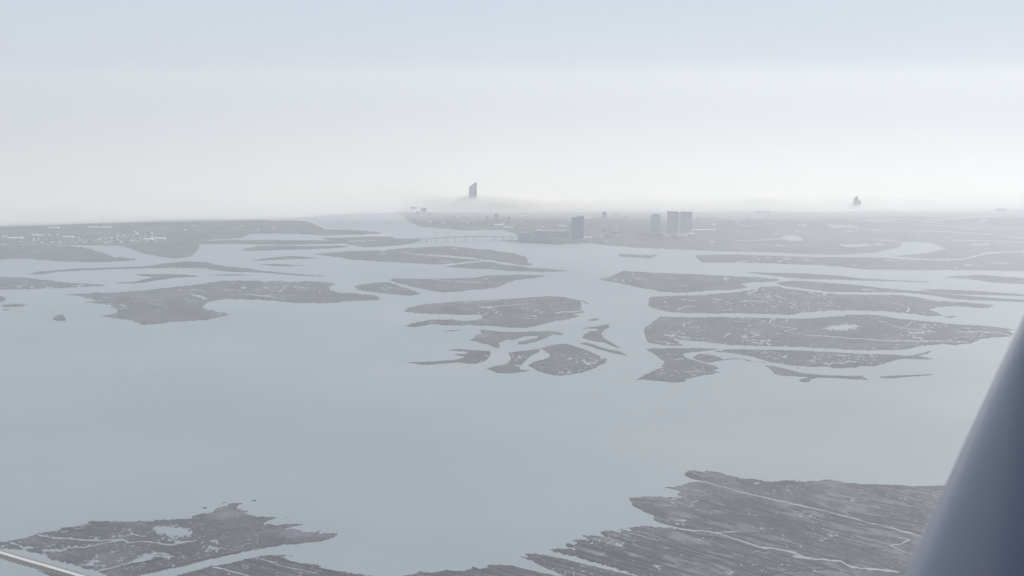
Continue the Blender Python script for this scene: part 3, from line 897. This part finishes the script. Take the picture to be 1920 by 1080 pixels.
def waterfront_tower():
    bx, by = 1082, 452
    t = tower_base('casino_tower', 'dark blue slab tower standing alone at the bay shore near the bridge', 'tower', bx, by, 0.12)
    s = scale_at(by)
    W = 21.5 * s / 2
    D = 16.0
    hl, hr = height_for(bx, by, 407.5) - 1, height_for(bx, by, 404.8) - 1
    left = [(-W, -D), (-W * 0.1, -D - 3), (-W * 0.1, D), (-W, D)]
    right = [(-W * 0.1 + 0.01, -D - 3), (W, -D), (W, D), (-W * 0.1 + 0.01, D)]
    bm = bmesh.new()
    add_prism(bm, left, 0, hl)
    link('left_wing' if False else 'glass_wing', bm_mesh('glass_wing', bm), M_GLASSD, t)
    bm = bmesh.new()
    add_prism(bm, right, 0, lambda x, y: hl - 1 + (hr - hl + 1) * (0.35 + 0.65 * (x + W * 0.1) / (1.1 * W)))
    link('glass_wing', bm_mesh('glass_wing', bm), M_GLASSD, t)
    bm = bmesh.new()
    floor_bands(bm, left + right[1:3], 0, hl - 2, 8.0)
    o = link('floor_band', bm_mesh('floor_band', bm), M_BCONC, t)
    o['kind'] = 'stuff'
    bm = bmesh.new()
    add_box(bm, -W * 0.8, -W * 0.3, -6, 6, hl + 0.01, hl + 4)
    link('roof_plant', bm_mesh('roof_plant', bm), M_GREYB, t)
    bm = bmesh.new()
    add_box(bm, W * 0.75, W * 0.98, -12, 12, hl + 2, hr + 3)
    link('roof_plant', bm_mesh('roof_plant', bm), M_GREYB, t)
    bm = bmesh.new()
    add_box(bm, W + 0.02, W + 3.5, -D * 0.7, D * 0.7, 0, hr - 3)
    link('lift_core', bm_mesh('lift_core', bm), M_BCONC, t)
    bm = bmesh.new()
    add_box(bm, -W * 1.5, W * 1.4, -D - 24, -D - 4.5, 0, 14)
    link('podium', bm_mesh('podium', bm), M_GREYB, t)


waterfront_tower()


def slab_block(name, label, cat, x0, x1, by, ty, depth, wall, roof, rotz=0.0, band=4.0, group=None):
    s = scale_at(by)
    g = ground((x0 + x1) / 2, by)
    t = thing(name, label, cat, (g[0], g[1] + depth / 2, 1.0), rotz, group)
    W = (x1 - x0) * s / 2
    h = max(3, height_for((x0 + x1) / 2, by, ty) - 1)
    bm = bmesh.new()
    add_box(bm, -W, W, -depth / 2, depth / 2, 0, h)
    link('wall', bm_mesh('wall', bm), wall, t)
    bm = bmesh.new()
    add_box(bm, -W - 0.4, W + 0.4, -depth / 2 - 0.4, depth / 2 + 0.4, h + 0.01, h + 1.2)
    link('roof', bm_mesh('roof', bm), roof, t)
    if h > 12:
        bm = bmesh.new()
        z = band
        while z < h - 2:
            add_box(bm, -W - 0.15, W + 0.15, -depth / 2 - 0.15, depth / 2 + 0.15, z, z + 1.4)
            z += band
        o = link('window_band', bm_mesh('window_band', bm), M_GLASSD, t)
        o['kind'] = 'stuff'
    return t


slab_block('hotel_block', 'long grey hotel slab just left of the dark blue bay tower', 'hotel', 1000, 1066, 454, 433.5, 22, M_GREYB, M_BCONC, -0.05)
slab_block('hotel_block', 'shorter grey hotel wing at the bridge end of the bay tower group', 'hotel', 974, 998, 454, 436, 20, M_GREYB, M_BCONC, 0.08)
slab_block('parking_deck', 'low flat parking deck at the foot of the dark blue bay tower', 'parking deck', 1030, 1072, 456.2, 447, 30, M_BCONC, M_BCONC, 0.0)


def twin_tower():
    by = 440
    t = tower_base('casino_tower', 'wide smoked glass twin tower with one pale vertical strip down its front', 'tower', 1273, by, 0.0)
    s = scale_at(by)
    h = height_for(1273, by, 398.2) - 1
    h2 = height_for(1273, by, 399.2) - 1
    D = 17

    def X(px): return (px - 1273) * s
    bm = bmesh.new()
    add_prism(bm, [(X(1250), -D + 10), (X(1269.6), -D), (X(1269.6), D), (X(1250), D + 4)], 0, h)
    link('glass_wing', bm_mesh('glass_wing', bm), M_GLASSG, t)
    bm = bmesh.new()
    add_prism(bm, [(X(1273.6), -D), (X(1296), -D + 8), (X(1296), D + 4), (X(1273.6), D)], 0, lambda x, y: h - (h - h2) * max(0, x) / X(1296))
    link('glass_wing', bm_mesh('glass_wing', bm), M_GLASSG, t)
    bm = bmesh.new()
    add_box(bm, X(1269.65), X(1273.55), -D - 2.5, D, 0, h + 1.0)  # white box puts the bright reflection on the glass front into colour
    link('reflection_strip', bm_mesh('reflection_strip', bm), M_WHITE, t)
    bm = bmesh.new()
    add_prism(bm, [(X(1249.6), -D + 9.5), (X(1269.6), -D - 0.5), (X(1269.6), D), (X(1249.6), D + 4)], h + 0.02, h + 5)
    add_prism(bm, [(X(1273.6), -D - 0.5), (X(1296.4), -D + 7.5), (X(1296.4), D + 4), (X(1273.6), D)], h + 0.02, h + 3.5)
    link('crown', bm_mesh('crown', bm), M_GLASSD, t)
    bm = bmesh.new()
    for z in np.arange(8, h - 3, 8):
        add_prism(bm, [(X(1249.8), -D + 9.7), (X(1269.6), -D - 0.3), (X(1269.6), D), (X(1249.8), D + 4)], z, z + 0.6)
        add_prism(bm, [(X(1273.6), -D - 0.3), (X(1296.2), -D + 7.7), (X(1296.2), D + 4), (X(1273.6), D)], z, z + 0.6)
    o = link('floor_band', bm_mesh('floor_band', bm), M_BCONC, t)
    o['kind'] = 'stuff'
    bm = bmesh.new()
    add_box(bm, X(1240), X(1300), -D - 40, -D - 3, 0, 16)
    link('podium', bm_mesh('podium', bm), M_CREAM, t)


twin_tower()


def club_tower():
    by = 438
    t = tower_base('hotel_tower', 'paler hotel tower with a stepped top left of the smoked tower', 'tower', 1228, by, 0.0)
    s = scale_at(by)
    h = height_for(1228, by, 403.2) - 1
    W = 8.7 * s
    bm = bmesh.new()
    add_prism(bm, [(-W, -12), (W, -12), (W, 14), (-W, 14)], 0, h)
    link('glass_wall', bm_mesh('glass_wall', bm), M_GLASSL, t)
    bm = bmesh.new()
    add_prism(bm, [(W * 0.62 * math.cos(a * math.pi / 8), 10 * math.sin(a * math.pi / 8)) for a in range(16)], h + 0.02, h + 7)
    link('crown', bm_mesh('crown', bm), M_GLASSD, t)
    bm = bmesh.new()
    floor_bands(bm, [(-W, -12), (W, -12), (W, 14), (-W, 14)], 0, h - 2, 9.0)
    o = link('floor_band', bm_mesh('floor_band', bm), M_BCONC, t)
    o['kind'] = 'stuff'


club_tower()


def slanted_tower():
    bx, by = 887, 391.2
    t = tower_base('casino_tower', 'tall silver glass tower with a slanted top rising out of the fog', 'tower', bx, by, 0.0)
    s = scale_at(by)
    hl, hr = height_for(bx, by, 350.5) - 1, height_for(bx, by, 342.5) - 1
    W = 7.2 * s
    D = 16.0
    front = [(-W + (2 * W * 0.78) * k / 6, -D - 5 * math.sin(math.pi * k / 6)) for k in range(7)]
    xk = front[-1][0]
    bm = bmesh.new()
    def top(x, y): return hl + (hr - hl) * min(1, max(0, (x + W) / (xk + W)))
    add_prism(bm, front + [(xk, D), (-W, D)], 0, top)
    link('glass_wall', bm_mesh('glass_wall', bm), M_GLASSL, t)
    bm = bmesh.new()
    add_prism(bm, [(xk + 0.05, -D - 0.5), (W, -D + 7), (W, D), (xk + 0.05, D)], 0, lambda x, y: hr + 1.5)
    link('glass_wing', bm_mesh('glass_wing', bm), M_GLASSD, t)
    bm = bmesh.new()
    for z in np.arange(12, hl - 2, 12):
        add_prism(bm, [(x * 1.004 - 0.05, y - 0.25) for x, y in front] + [(xk, D), (-W - 0.2, D)], z, z + 0.7)
    o = link('floor_band', bm_mesh('floor_band', bm), M_BCONC, t)
    o['kind'] = 'stuff'
    bm = bmesh.new()
    add_box(bm, (xk + W) / 2 - 0.6, (xk + W) / 2 + 0.6, -1, 1, hr + 1.5, hr + 10)
    link('mast', bm_mesh('mast', bm), M_STEEL, t)


slanted_tower()


def foggy_tower():
    bx, by = 1605.5, 391.5
    t = tower_base('hotel_tower', 'small grey tower top with a peaked roof poking above the fog on the right', 'tower', bx, by, 0.0)
    s = scale_at(by)
    h = height_for(bx, by, 373.5) - 1
    hp = height_for(bx, by, 367.5) - 1
    bm = bmesh.new()
    add_box(bm, -5.2 * s, 1.8 * s, -14, 14, 0, h)
    link('wall', bm_mesh('wall', bm), M_CREAM, t)
    bm = bmesh.new()
    v = [bm.verts.new(p) for p in ((-5.2 * s, -14, h), (1.8 * s, -14, h), (1.8 * s, 14, h), (-5.2 * s, 14, h), (-1.9 * s, -3, hp), (-0.9 * s, -3, hp), (-0.9 * s, 3, hp), (-1.9 * s, 3, hp))]
    for f in ((0, 1, 5, 4), (1, 2, 6, 5), (2, 3, 7, 6), (3, 0, 4, 7), (4, 5, 6, 7)):
        bm.faces.new([v[i] for i in f])
    link('roof', bm_mesh('roof', bm), M_BCONC, t)
    bm = bmesh.new()
    add_box(bm, 1.82 * s, 7.0 * s, -11, 11, 0, h - 2.0 * s)
    link('wing', bm_mesh('wing', bm), M_CREAM, t)


foggy_tower()

# low buildings at the fog's foot and pale roofs one can point to
slab_block('dome_hall', 'low broad hall half lost in fog behind the right hand back creeks', 'hall', 1416, 1441, 402, 396.5, 40, M_GREYB, M_BCONC)
slab_block('apartment_block', 'lone hazy block on the skyline near the right edge', 'apartment block', 1871, 1885, 398.5, 392.5, 25, M_CREAM, M_BCONC)
slab_block('apartment_block', 'hazy apartment block beside the inlet mouth below the fog', 'apartment block', 770, 782, 395.3, 388.5, 25, M_CREAM, M_BCONC)
ROOFS = [
    (14, 41, 449.5, 446.3, 'long white roofed building at the left edge of the hazy town'),
    (90, 109, 429.2, 426.6, 'white beach hotel near the ocean edge above the left end of town'),
    (164, 182, 428.0, 426.0, 'long low white ocean front building, left one of a near pair'),
    (187, 207, 428.0, 426.0, 'long low white ocean front building, right one of a near pair'),
    (116, 136, 446.6, 444.2, 'broad white roof in the middle of the hazy town'),
    (268, 286, 451.5, 448.6, 'white roofed building at the right end of the hazy town'),
    (288, 309, 449.6, 446.9, 'second white roofed building at the right end of the hazy town'),
    (58, 80, 443.0, 441.2, 'pale low building inland on the left end of the hazy town'),
    (1048, 1062, 425.8, 423.2, 'white flat roof above the grey hotel slab left of the bay tower'),
    (1009, 1020, 428.0, 426.0, 'smaller white flat roof further left of the bay tower'),
    (1094, 1110, 448.0, 445.4, 'white low pavilion just right of the foot of the bay tower'),
    (1096, 1112, 411.5, 408.6, 'pale roof in the haze level with the top of the bay tower'),
    (976, 984, 406.8, 404.0, 'pale roof close under the fog between slanted tower and bay tower'),
    (1297, 1342, 433.3, 431.2, 'very long white roof to the right of the smoked tower'),
    (1335, 1342, 423.8, 420.8, 'small white building above the end of the very long white roof'),
    (1224, 1238, 437.8, 435.4, 'white low roof below the pale hotel tower'),
    (1244, 1256, 444.8, 443.0, 'pale low roof in front of the smoked tower'),
    (1270, 1290, 443.6, 441.6, 'broad pale roof in front of the smoked tower on its right'),
    (944, 962, 428.4, 426.2, 'white roof right above the city end of the bridge'),
    (926, 944, 423.6, 421.6, 'white roof further inland above the city end of the bridge'),
]
for x0, x1, by, ty, lab in ROOFS:
    slab_block('flat_roof_building', lab, 'building', x0, x1, by, ty, 26, M_WHITE, M_ROOFL, random.uniform(-0.08, 0.08))


def marina_tower():
    g = ground(1133, 457.3)
    t = thing('harbour_office', 'bright white harbour building with a small tower on the bay shore', 'building', (g[0], g[1], 1.0))
    bm = bmesh.new()
    add_box(bm, -5, 6, -5, 5, 0, 20)
    link('wall', bm_mesh('wall', bm), M_WHITE, t)
    bm = bmesh.new()
    v = [bm.verts.new(p) for p in ((-5.5, -5.5, 20.01), (6.5, -5.5, 20.01), (6.5, 5.5, 20.01), (-5.5, 5.5, 20.01), (0.5, 0, 27))]
    for f in ((0, 1, 4), (1, 2, 4), (2, 3, 4), (3, 0, 4), (3, 2, 1, 0)):
        bm.faces.new([v[i] for i in f])
    link('roof', bm_mesh('roof', bm), M_ROOFL, t)
    bm = bmesh.new()
    add_box(bm, 14, 19, -6, 6, 0, 14)
    link('annex', bm_mesh('annex', bm), M_WHITE, t)


marina_tower()


def boat(name, label, px, py, rot, length):
    g = ground(px, py)
    t = thing(name, label, 'boat', (g[0], g[1], 0.0), rot)
    L, B = length, length * 0.14
    bm = bmesh.new()
    add_prism(bm, [(-L / 2, -B), (L * 0.2, -B), (L * 0.42, -B * 0.5), (L / 2, 0), (L * 0.42, B * 0.5), (L * 0.2, B), (-L / 2, B)], -0.5, lambda x, y: 1.6 + 0.8 * max(0, x) / L)
    link('hull', bm_mesh('hull', bm), M_HULL, t)
    bm = bmesh.new()
    add_prism(bm, [(-L * 0.25, -B * 0.7), (L * 0.12, -B * 0.7), (L * 0.2, 0), (L * 0.12, B * 0.7), (-L * 0.25, B * 0.7)], 2.45, 4.6)
    link('cabin', bm_mesh('cabin', bm), M_HULL, t)
    bm = bmesh.new()
    add_box(bm, -L * 0.2, L * 0.1, -B * 0.72, B * 0.72, 3.2, 3.9)
    link('window', bm_mesh('window', bm), M_GLASSD, t)


boat('motor_yacht', 'white motor yacht on the water below the smoked tower', 1241, 466.5, 0.1, 34)
boat('motor_boat', 'tiny bright white boat in a back creek near the right edge', 1860.5, 439.5, 0.9, 9)


# ------------------------------------------------------------------ houses of the town, lesser buildings of the city
def house_mesh(wall, roof):
    bm = bmesh.new()
    add_box(bm, -7, 7, -5, 5, 0, 6.5)
    w = bm_mesh('house', bm)
    w.materials.append(wall)
    bm = bmesh.new()
    v = [bm.verts.new(p) for p in ((-7.5, -5.6, 6.51), (7.5, -5.6, 6.51), (7.5, 5.6, 6.51), (-7.5, 5.6, 6.51), (-7.5, 0, 9.8), (7.5, 0, 9.8))]
    for f in ((0, 1, 5, 4), (2, 3, 4, 5), (0, 4, 3), (1, 2, 5), (3, 2, 1, 0)):
        bm.faces.new([v[i] for i in f])
    r = bm_mesh('roof', bm)
    r.materials.append(roof)
    return w, r


KINDS = [house_mesh(M_WHITE, M_ROOFL), house_mesh(M_WHITE, M_ROOFD), house_mesh(M_CREAM, M_ROOFD), house_mesh(M_GREYB, M_ROOFD), house_mesh(M_CREAM, M_ROOFL)]
LABS = ['white house with pale roof', 'white house with dark roof', 'cream house with dark roof', 'grey house with dark roof', 'cream house with pale roof']
rh = random.Random(21)
placed = []
while len(placed) < 190:
    x = rh.choice([rh.uniform(-10, 312), rh.uniform(60, 250), rh.uniform(180, 310)])
    lo, hi = (437, 457) if x < 245 else (436, 455)
    y = rh.choice([rh.uniform(lo, hi), rh.uniform(446, hi)])
    if len(placed) > 160:
        x, y = rh.uniform(300, 560), rh.uniform(424, 437)
    g = ground(x, y)
    if any(abs(g[0] - a) < 17 and abs(g[1] - b) < 17 for a, b in placed):
        continue
    if any(x0 - 3 < x < x1 + 3 and by - 3.5 < y < by + 1.5 for x0, x1, by, ty, _ in ROOFS):
        continue
    placed.append((g[0], g[1]))
    k = rh.choices(range(5), (3, 3, 4, 6, 2))[0]
    o = bpy.data.objects.new('house', KINDS[k][0])
    C.objects.link(o)
    o.location = (g[0], g[1], 2.0)
    o.rotation_euler = (0, 0, rh.choice((0.2, 1.77)) + rh.uniform(-0.08, 0.08))
    sc = rh.uniform(0.65, 1.1)
    o.scale = (sc * rh.uniform(0.9, 1.4), sc, sc * rh.uniform(0.85, 1.3))
    where = ('on ocean side above the back marsh strip' if x > 330 else
             ('in front rows' if y > 449.5 else 'in back rows') + ' at ' + ('left end' if x < 105 else 'middle' if x < 210 else 'right end'))
    tag(o, LABS[k] + ' ' + where + (' of hazy town' if x <= 330 else ''), 'house', 'town houses: ' + LABS[k] + ' ' + where)
    r = bpy.data.objects.new('roof', KINDS[k][1])
    C.objects.link(r)
    r.parent = o

BM = []
for wall, roof in ((M_GREYB, M_BCONC), (M_CREAM, M_BCONC), (M_GREYB, M_ROOFD)):
    bm = bmesh.new()
    add_box(bm, -1, 1, -1, 1, 0, 1)
    w = bm_mesh('city_block', bm)
    w.materials.append(wall)
    bm = bmesh.new()
    add_box(bm, -1.02, 1.02, -1.02, 1.02, 1.002, 1.05)
    r = bm_mesh('roof', bm)
    r.materials.append(roof)
    BM.append((w, r))
CL = ['grey building with pale flat roof', 'cream building with pale flat roof', 'grey building with dark flat roof']
done = []
while len(done) < 110:
    x = rh.choice([rh.uniform(775, 1420), rh.uniform(800, 1080), rh.uniform(1090, 1400)])
    y = rh.uniform(401, 424) if x < 960 else rh.uniform(402, 447)
    if x < 960 and y > 419 + (x - 775) * 0.04:
        continue
    if 1062 < x < 1104 and y > 440 or 1240 < x < 1306 and y > 428 or x > 1300 and y > 430:
        continue
    g = ground(x, y)
    if any(abs(g[0] - a) < 48 and abs(g[1] - b) < 48 for a, b in done):
        continue
    done.append((g[0], g[1]))
    k = rh.choices(range(3), (5, 3, 4))[0]
    o = bpy.data.objects.new('city_building', BM[k][0])
    C.objects.link(o)
    o.location = (g[0], g[1], 1.0)
    o.rotation_euler = (0, 0, rh.uniform(-0.25, 0.25))
    tall = rh.random() < 0.15 and y < 418
    o.scale = (rh.uniform(9, 20), rh.uniform(8, 18), rh.uniform(28, 55) if tall else rh.uniform(6, 18))
    where = ('inland of the bridge below slanted tower' if x < 960 else 'behind the grey hotel slab' if x < 1066 else
             'between blue bay tower and pale hotel tower' if x < 1215 else 'around the smoked tower' if x < 1310 else 'right of the smoked tower')
    size = 'tall ' if tall else 'low '
    tag(o, size + CL[k] + ' ' + where, 'building', 'city buildings: ' + size + CL[k] + ' ' + where)
    r = bpy.data.objects.new('roof', BM[k][1])
    C.objects.link(r)
    r.parent = o


# ------------------------------------------------------------------ the aircraft's strut beside the window
def make_aircraft():
    # the strut leaves the cabin side low on the right and runs up and out to the underside of the high wing
    def at(px, py, dist):
        u, v = (px - 960) / FPX, (540 - py) / FPX
        return Vector((u, cp + v * sp, -sp + v * cp)) * dist + Vector((0, 0, H))
    A, B = at(1660, 1180, 1.15), at(2006, 425, 1.62)
    ax = (B - A).normalized()
    view = ((A + B) / 2 - Vector((0, 0, H))).normalized()
    side = ax.cross(view).normalized()
    if side.x < 0:
        side = -side
    back = side.cross(ax).normalized()
    if back.dot(view) < 0:
        back = -back
    t = thing('light_aircraft', 'dark blue-grey aircraft wing strut crossing the lower right corner', 'aircraft', (0, 0, H))
    base = Vector((0, 0, H))
    N, K = 64, 14
    a, b = 0.15, 0.12
    v, q = [], []
    for k in range(K):
        p = (B - A) * (k / (K - 1) * 1.5 - 0.25)
        bend = -0.008 * math.sin(math.pi * k / (K - 1))
        for i in range(N):
            th = 2 * math.pi * i / N
            v.append(A - base + p + side * (a * (1 - math.cos(th)) + bend) + back * (b * math.sin(th)))
    for k in range(K - 1):
        for i in range(N):
            q.append((k * N + i, k * N + (i + 1) % N, (k + 1) * N + (i + 1) % N, (k + 1) * N + i))
    link('wing_strut', np_mesh('wing_strut', [tuple(p) for p in v], q), M_STRUT, t)
    end = A - base + (B - A) * 1.2
    bm = bmesh.new()                        # wing: flat underside, cambered top
    prof = [(-0.75, 0.0), (-0.70, 0.07), (-0.45, 0.15), (0.0, 0.17), (0.5, 0.08), (0.85, 0.005), (0.85, 0.0)]
    zc = max(end.z + 0.05, 0.75)
    for y0, y1 in ((-0.9, 5.5),):
        lo = [bm.verts.new((end.x + px_, y0, zc + pz)) for px_, pz in prof]
        hi = [bm.verts.new((end.x + px_, y1, zc + pz)) for px_, pz in prof]
        n = len(prof)
        for k in range(n):
            bm.faces.new((lo[k], lo[(k + 1) % n], hi[(k + 1) % n], hi[k]))
        bm.faces.new(lo)
        bm.faces.new(hi[::-1])
    link('wing', bm_mesh('wing', bm), M_STRUT, t)
    bm = bmesh.new()                        # unseen cabin side, added behind the viewer to shade the strut
    add_box(bm, -1.6, 2.6, -1.2, -0.18, -0.95, 0.62)
    bmesh.ops.bevel(bm, geom=list(bm.edges), offset=0.12, segments=3, affect='EDGES')
    link('cabin_shade_panel', bm_mesh('cabin_shade_panel', bm), M_STRUT, t)


make_aircraft()


# ------------------------------------------------------------------ sea fog beyond the coast
def make_fog():
    # near edge of the fog in the picture, from left to right
    edge = [(-900, 446), (-300, 434), (0, 424.5), (300, 415), (480, 411.5), (560, 409.5), (620, 404), (700, 400.5), (760, 399.5), (860, 399.5), (980, 399), (1200, 398.5), (1500, 398.5), (1900, 396), (2300, 393), (2900, 391)]
    E = np.array([ground(*p)[:2] for p in edge])
    o = np.argsort(E[:, 0])
    E = E[o]
    xs = np.concatenate([[-50000, -25000, -12000, -8000], np.arange(-6000, 6001, 60), [8000, 12000, 25000, 50000]])
    ds = np.concatenate([np.concatenate([np.arange(0, 240, 24), np.arange(240, 1500, 60)]), np.arange(1500, 4000, 150), [4500, 6000, 9000, 14000, 22000, 34000, 52000]])
    X, Dd = np.meshgrid(xs, ds)
    Y0 = np.interp(X, E[:, 0], E[:, 1])
    wob = 40 * fbm(X / 500, X * 0 + 3.3, 5, 3)
    Y = Y0 + Dd + np.where(Dd < 3000, wob, 0)
    run = np.interp(X, [-1500, -900, -500, 1800, 3000], [1100, 900, 250, 250, 500])   # how far inland of its edge the fog reaches full height
    rise = np.clip(Dd / run, 0, 1)
    rise = rise * (1.6 - 0.6 * rise)
    big = fbm(X / 420, Y / 420, 31, 4, 0.55)
    tall = np.interp(X, [-2500, -1300, -700, 0, 500, 2500, 4000], [0.9, 1.0, 1.25, 1.2, 1.0, 0.92, 0.92])
    Z = 2 + 88 * tall * rise * (1 + 0.36 * big)
    Z += np.where(Dd > 900, 26 * np.clip((Dd - 900) / 2000, 0, 1), 0)
    m, k = X.shape
    top = np.stack([X.ravel(), Y.ravel(), Z.ravel()], 1)
    bot = np.stack([X.ravel(), Y.ravel(), np.full(X.size, -0.6)], 1)
    n = X.size
    q = []
    for j in range(m - 1):
        for i in range(k - 1):
            a = j * k + i
            q.append((a, a + 1, a + k + 1, a + k))
            q.append((n + a + k, n + a + k + 1, n + a + 1, n + a))
    for i in range(k - 1):
        q.append((n + i, n + i + 1, i + 1, i))
        a = (m - 1) * k + i
        q.append((a, a + 1, n + a + 1, n + a))
    for j in range(m - 1):
        a, b = j * k, (j + 1) * k
        q.append((a, b, n + b, n + a))
        a, b = j * k + k - 1, (j + 1) * k + k - 1
        q.append((b, a, n + a, n + b))
    f = link('fog_bank', np_mesh('fog_bank', np.concatenate([top, bot]), q), M_FOG)
    f['kind'] = 'stuff'
    f['label'] = 'low white sea fog over the ocean beyond the coast and city'


make_fog()


def make_mist(name, cx, cy, rx, ry, top, density, label, seed):
    # a shallow lens of thin mist lying on the back bay; it thins out to nothing at its rim
    g = ground(cx, cy)
    NR, NA = 14, 64
    v = [(g[0], g[1], top)]
    for i in range(1, NR + 1):
        r = i / NR
        for k in range(NA):
            a = 2 * math.pi * k / NA
            w = 1 + 0.16 * math.sin(3 * a + seed) + 0.08 * math.sin(7 * a + 2 * seed)
            v.append((g[0] + rx * r * w * math.cos(a), g[1] + ry * r * w * math.sin(a), top * (1 - r * r) ** 1.5 + (-0.8 if i == NR else 0)))
    bm = bmesh.new()
    vs = [bm.verts.new(p) for p in v]
    for k in range(NA):
        bm.faces.new((vs[0], vs[1 + k], vs[1 + (k + 1) % NA]))
        for i in range(NR - 1):
            a, b = 1 + i * NA, 1 + (i + 1) * NA
            bm.faces.new((vs[a + k], vs[b + k], vs[b + (k + 1) % NA], vs[a + (k + 1) % NA]))
    bm.faces.new([vs[1 + (NR - 1) * NA + k] for k in range(NA)][::-1])
    me = bm_mesh(name, bm)
    me.polygons.foreach_set('use_smooth', np.ones(len(me.polygons), bool))
    o = link(name, me, make_volume('thin_mist', (1.0, 0.995, 0.985), density, 0.4))
    o['kind'] = 'stuff'
    o['label'] = label


make_mist('mist', 1250, 401.5, 4200, 420, 60, 0.0032, 'soft low mist drifting off the fog over the seaward side of the city', 2.3)
make_mist('mist', 1900, 440, 3900, 2300, 85, 0.0006, 'thin pale mist lying over the back bay and creeks on the right', 1.0)


# ------------------------------------------------------------------ haze
def make_haze():
    bm = bmesh.new()
    add_box(bm, -62000, 62000, -4000, 72000, -3.0, H + 160)
    h = link('haze', bm_mesh('haze', bm), M_HAZE)
    h['kind'] = 'stuff'


make_haze()
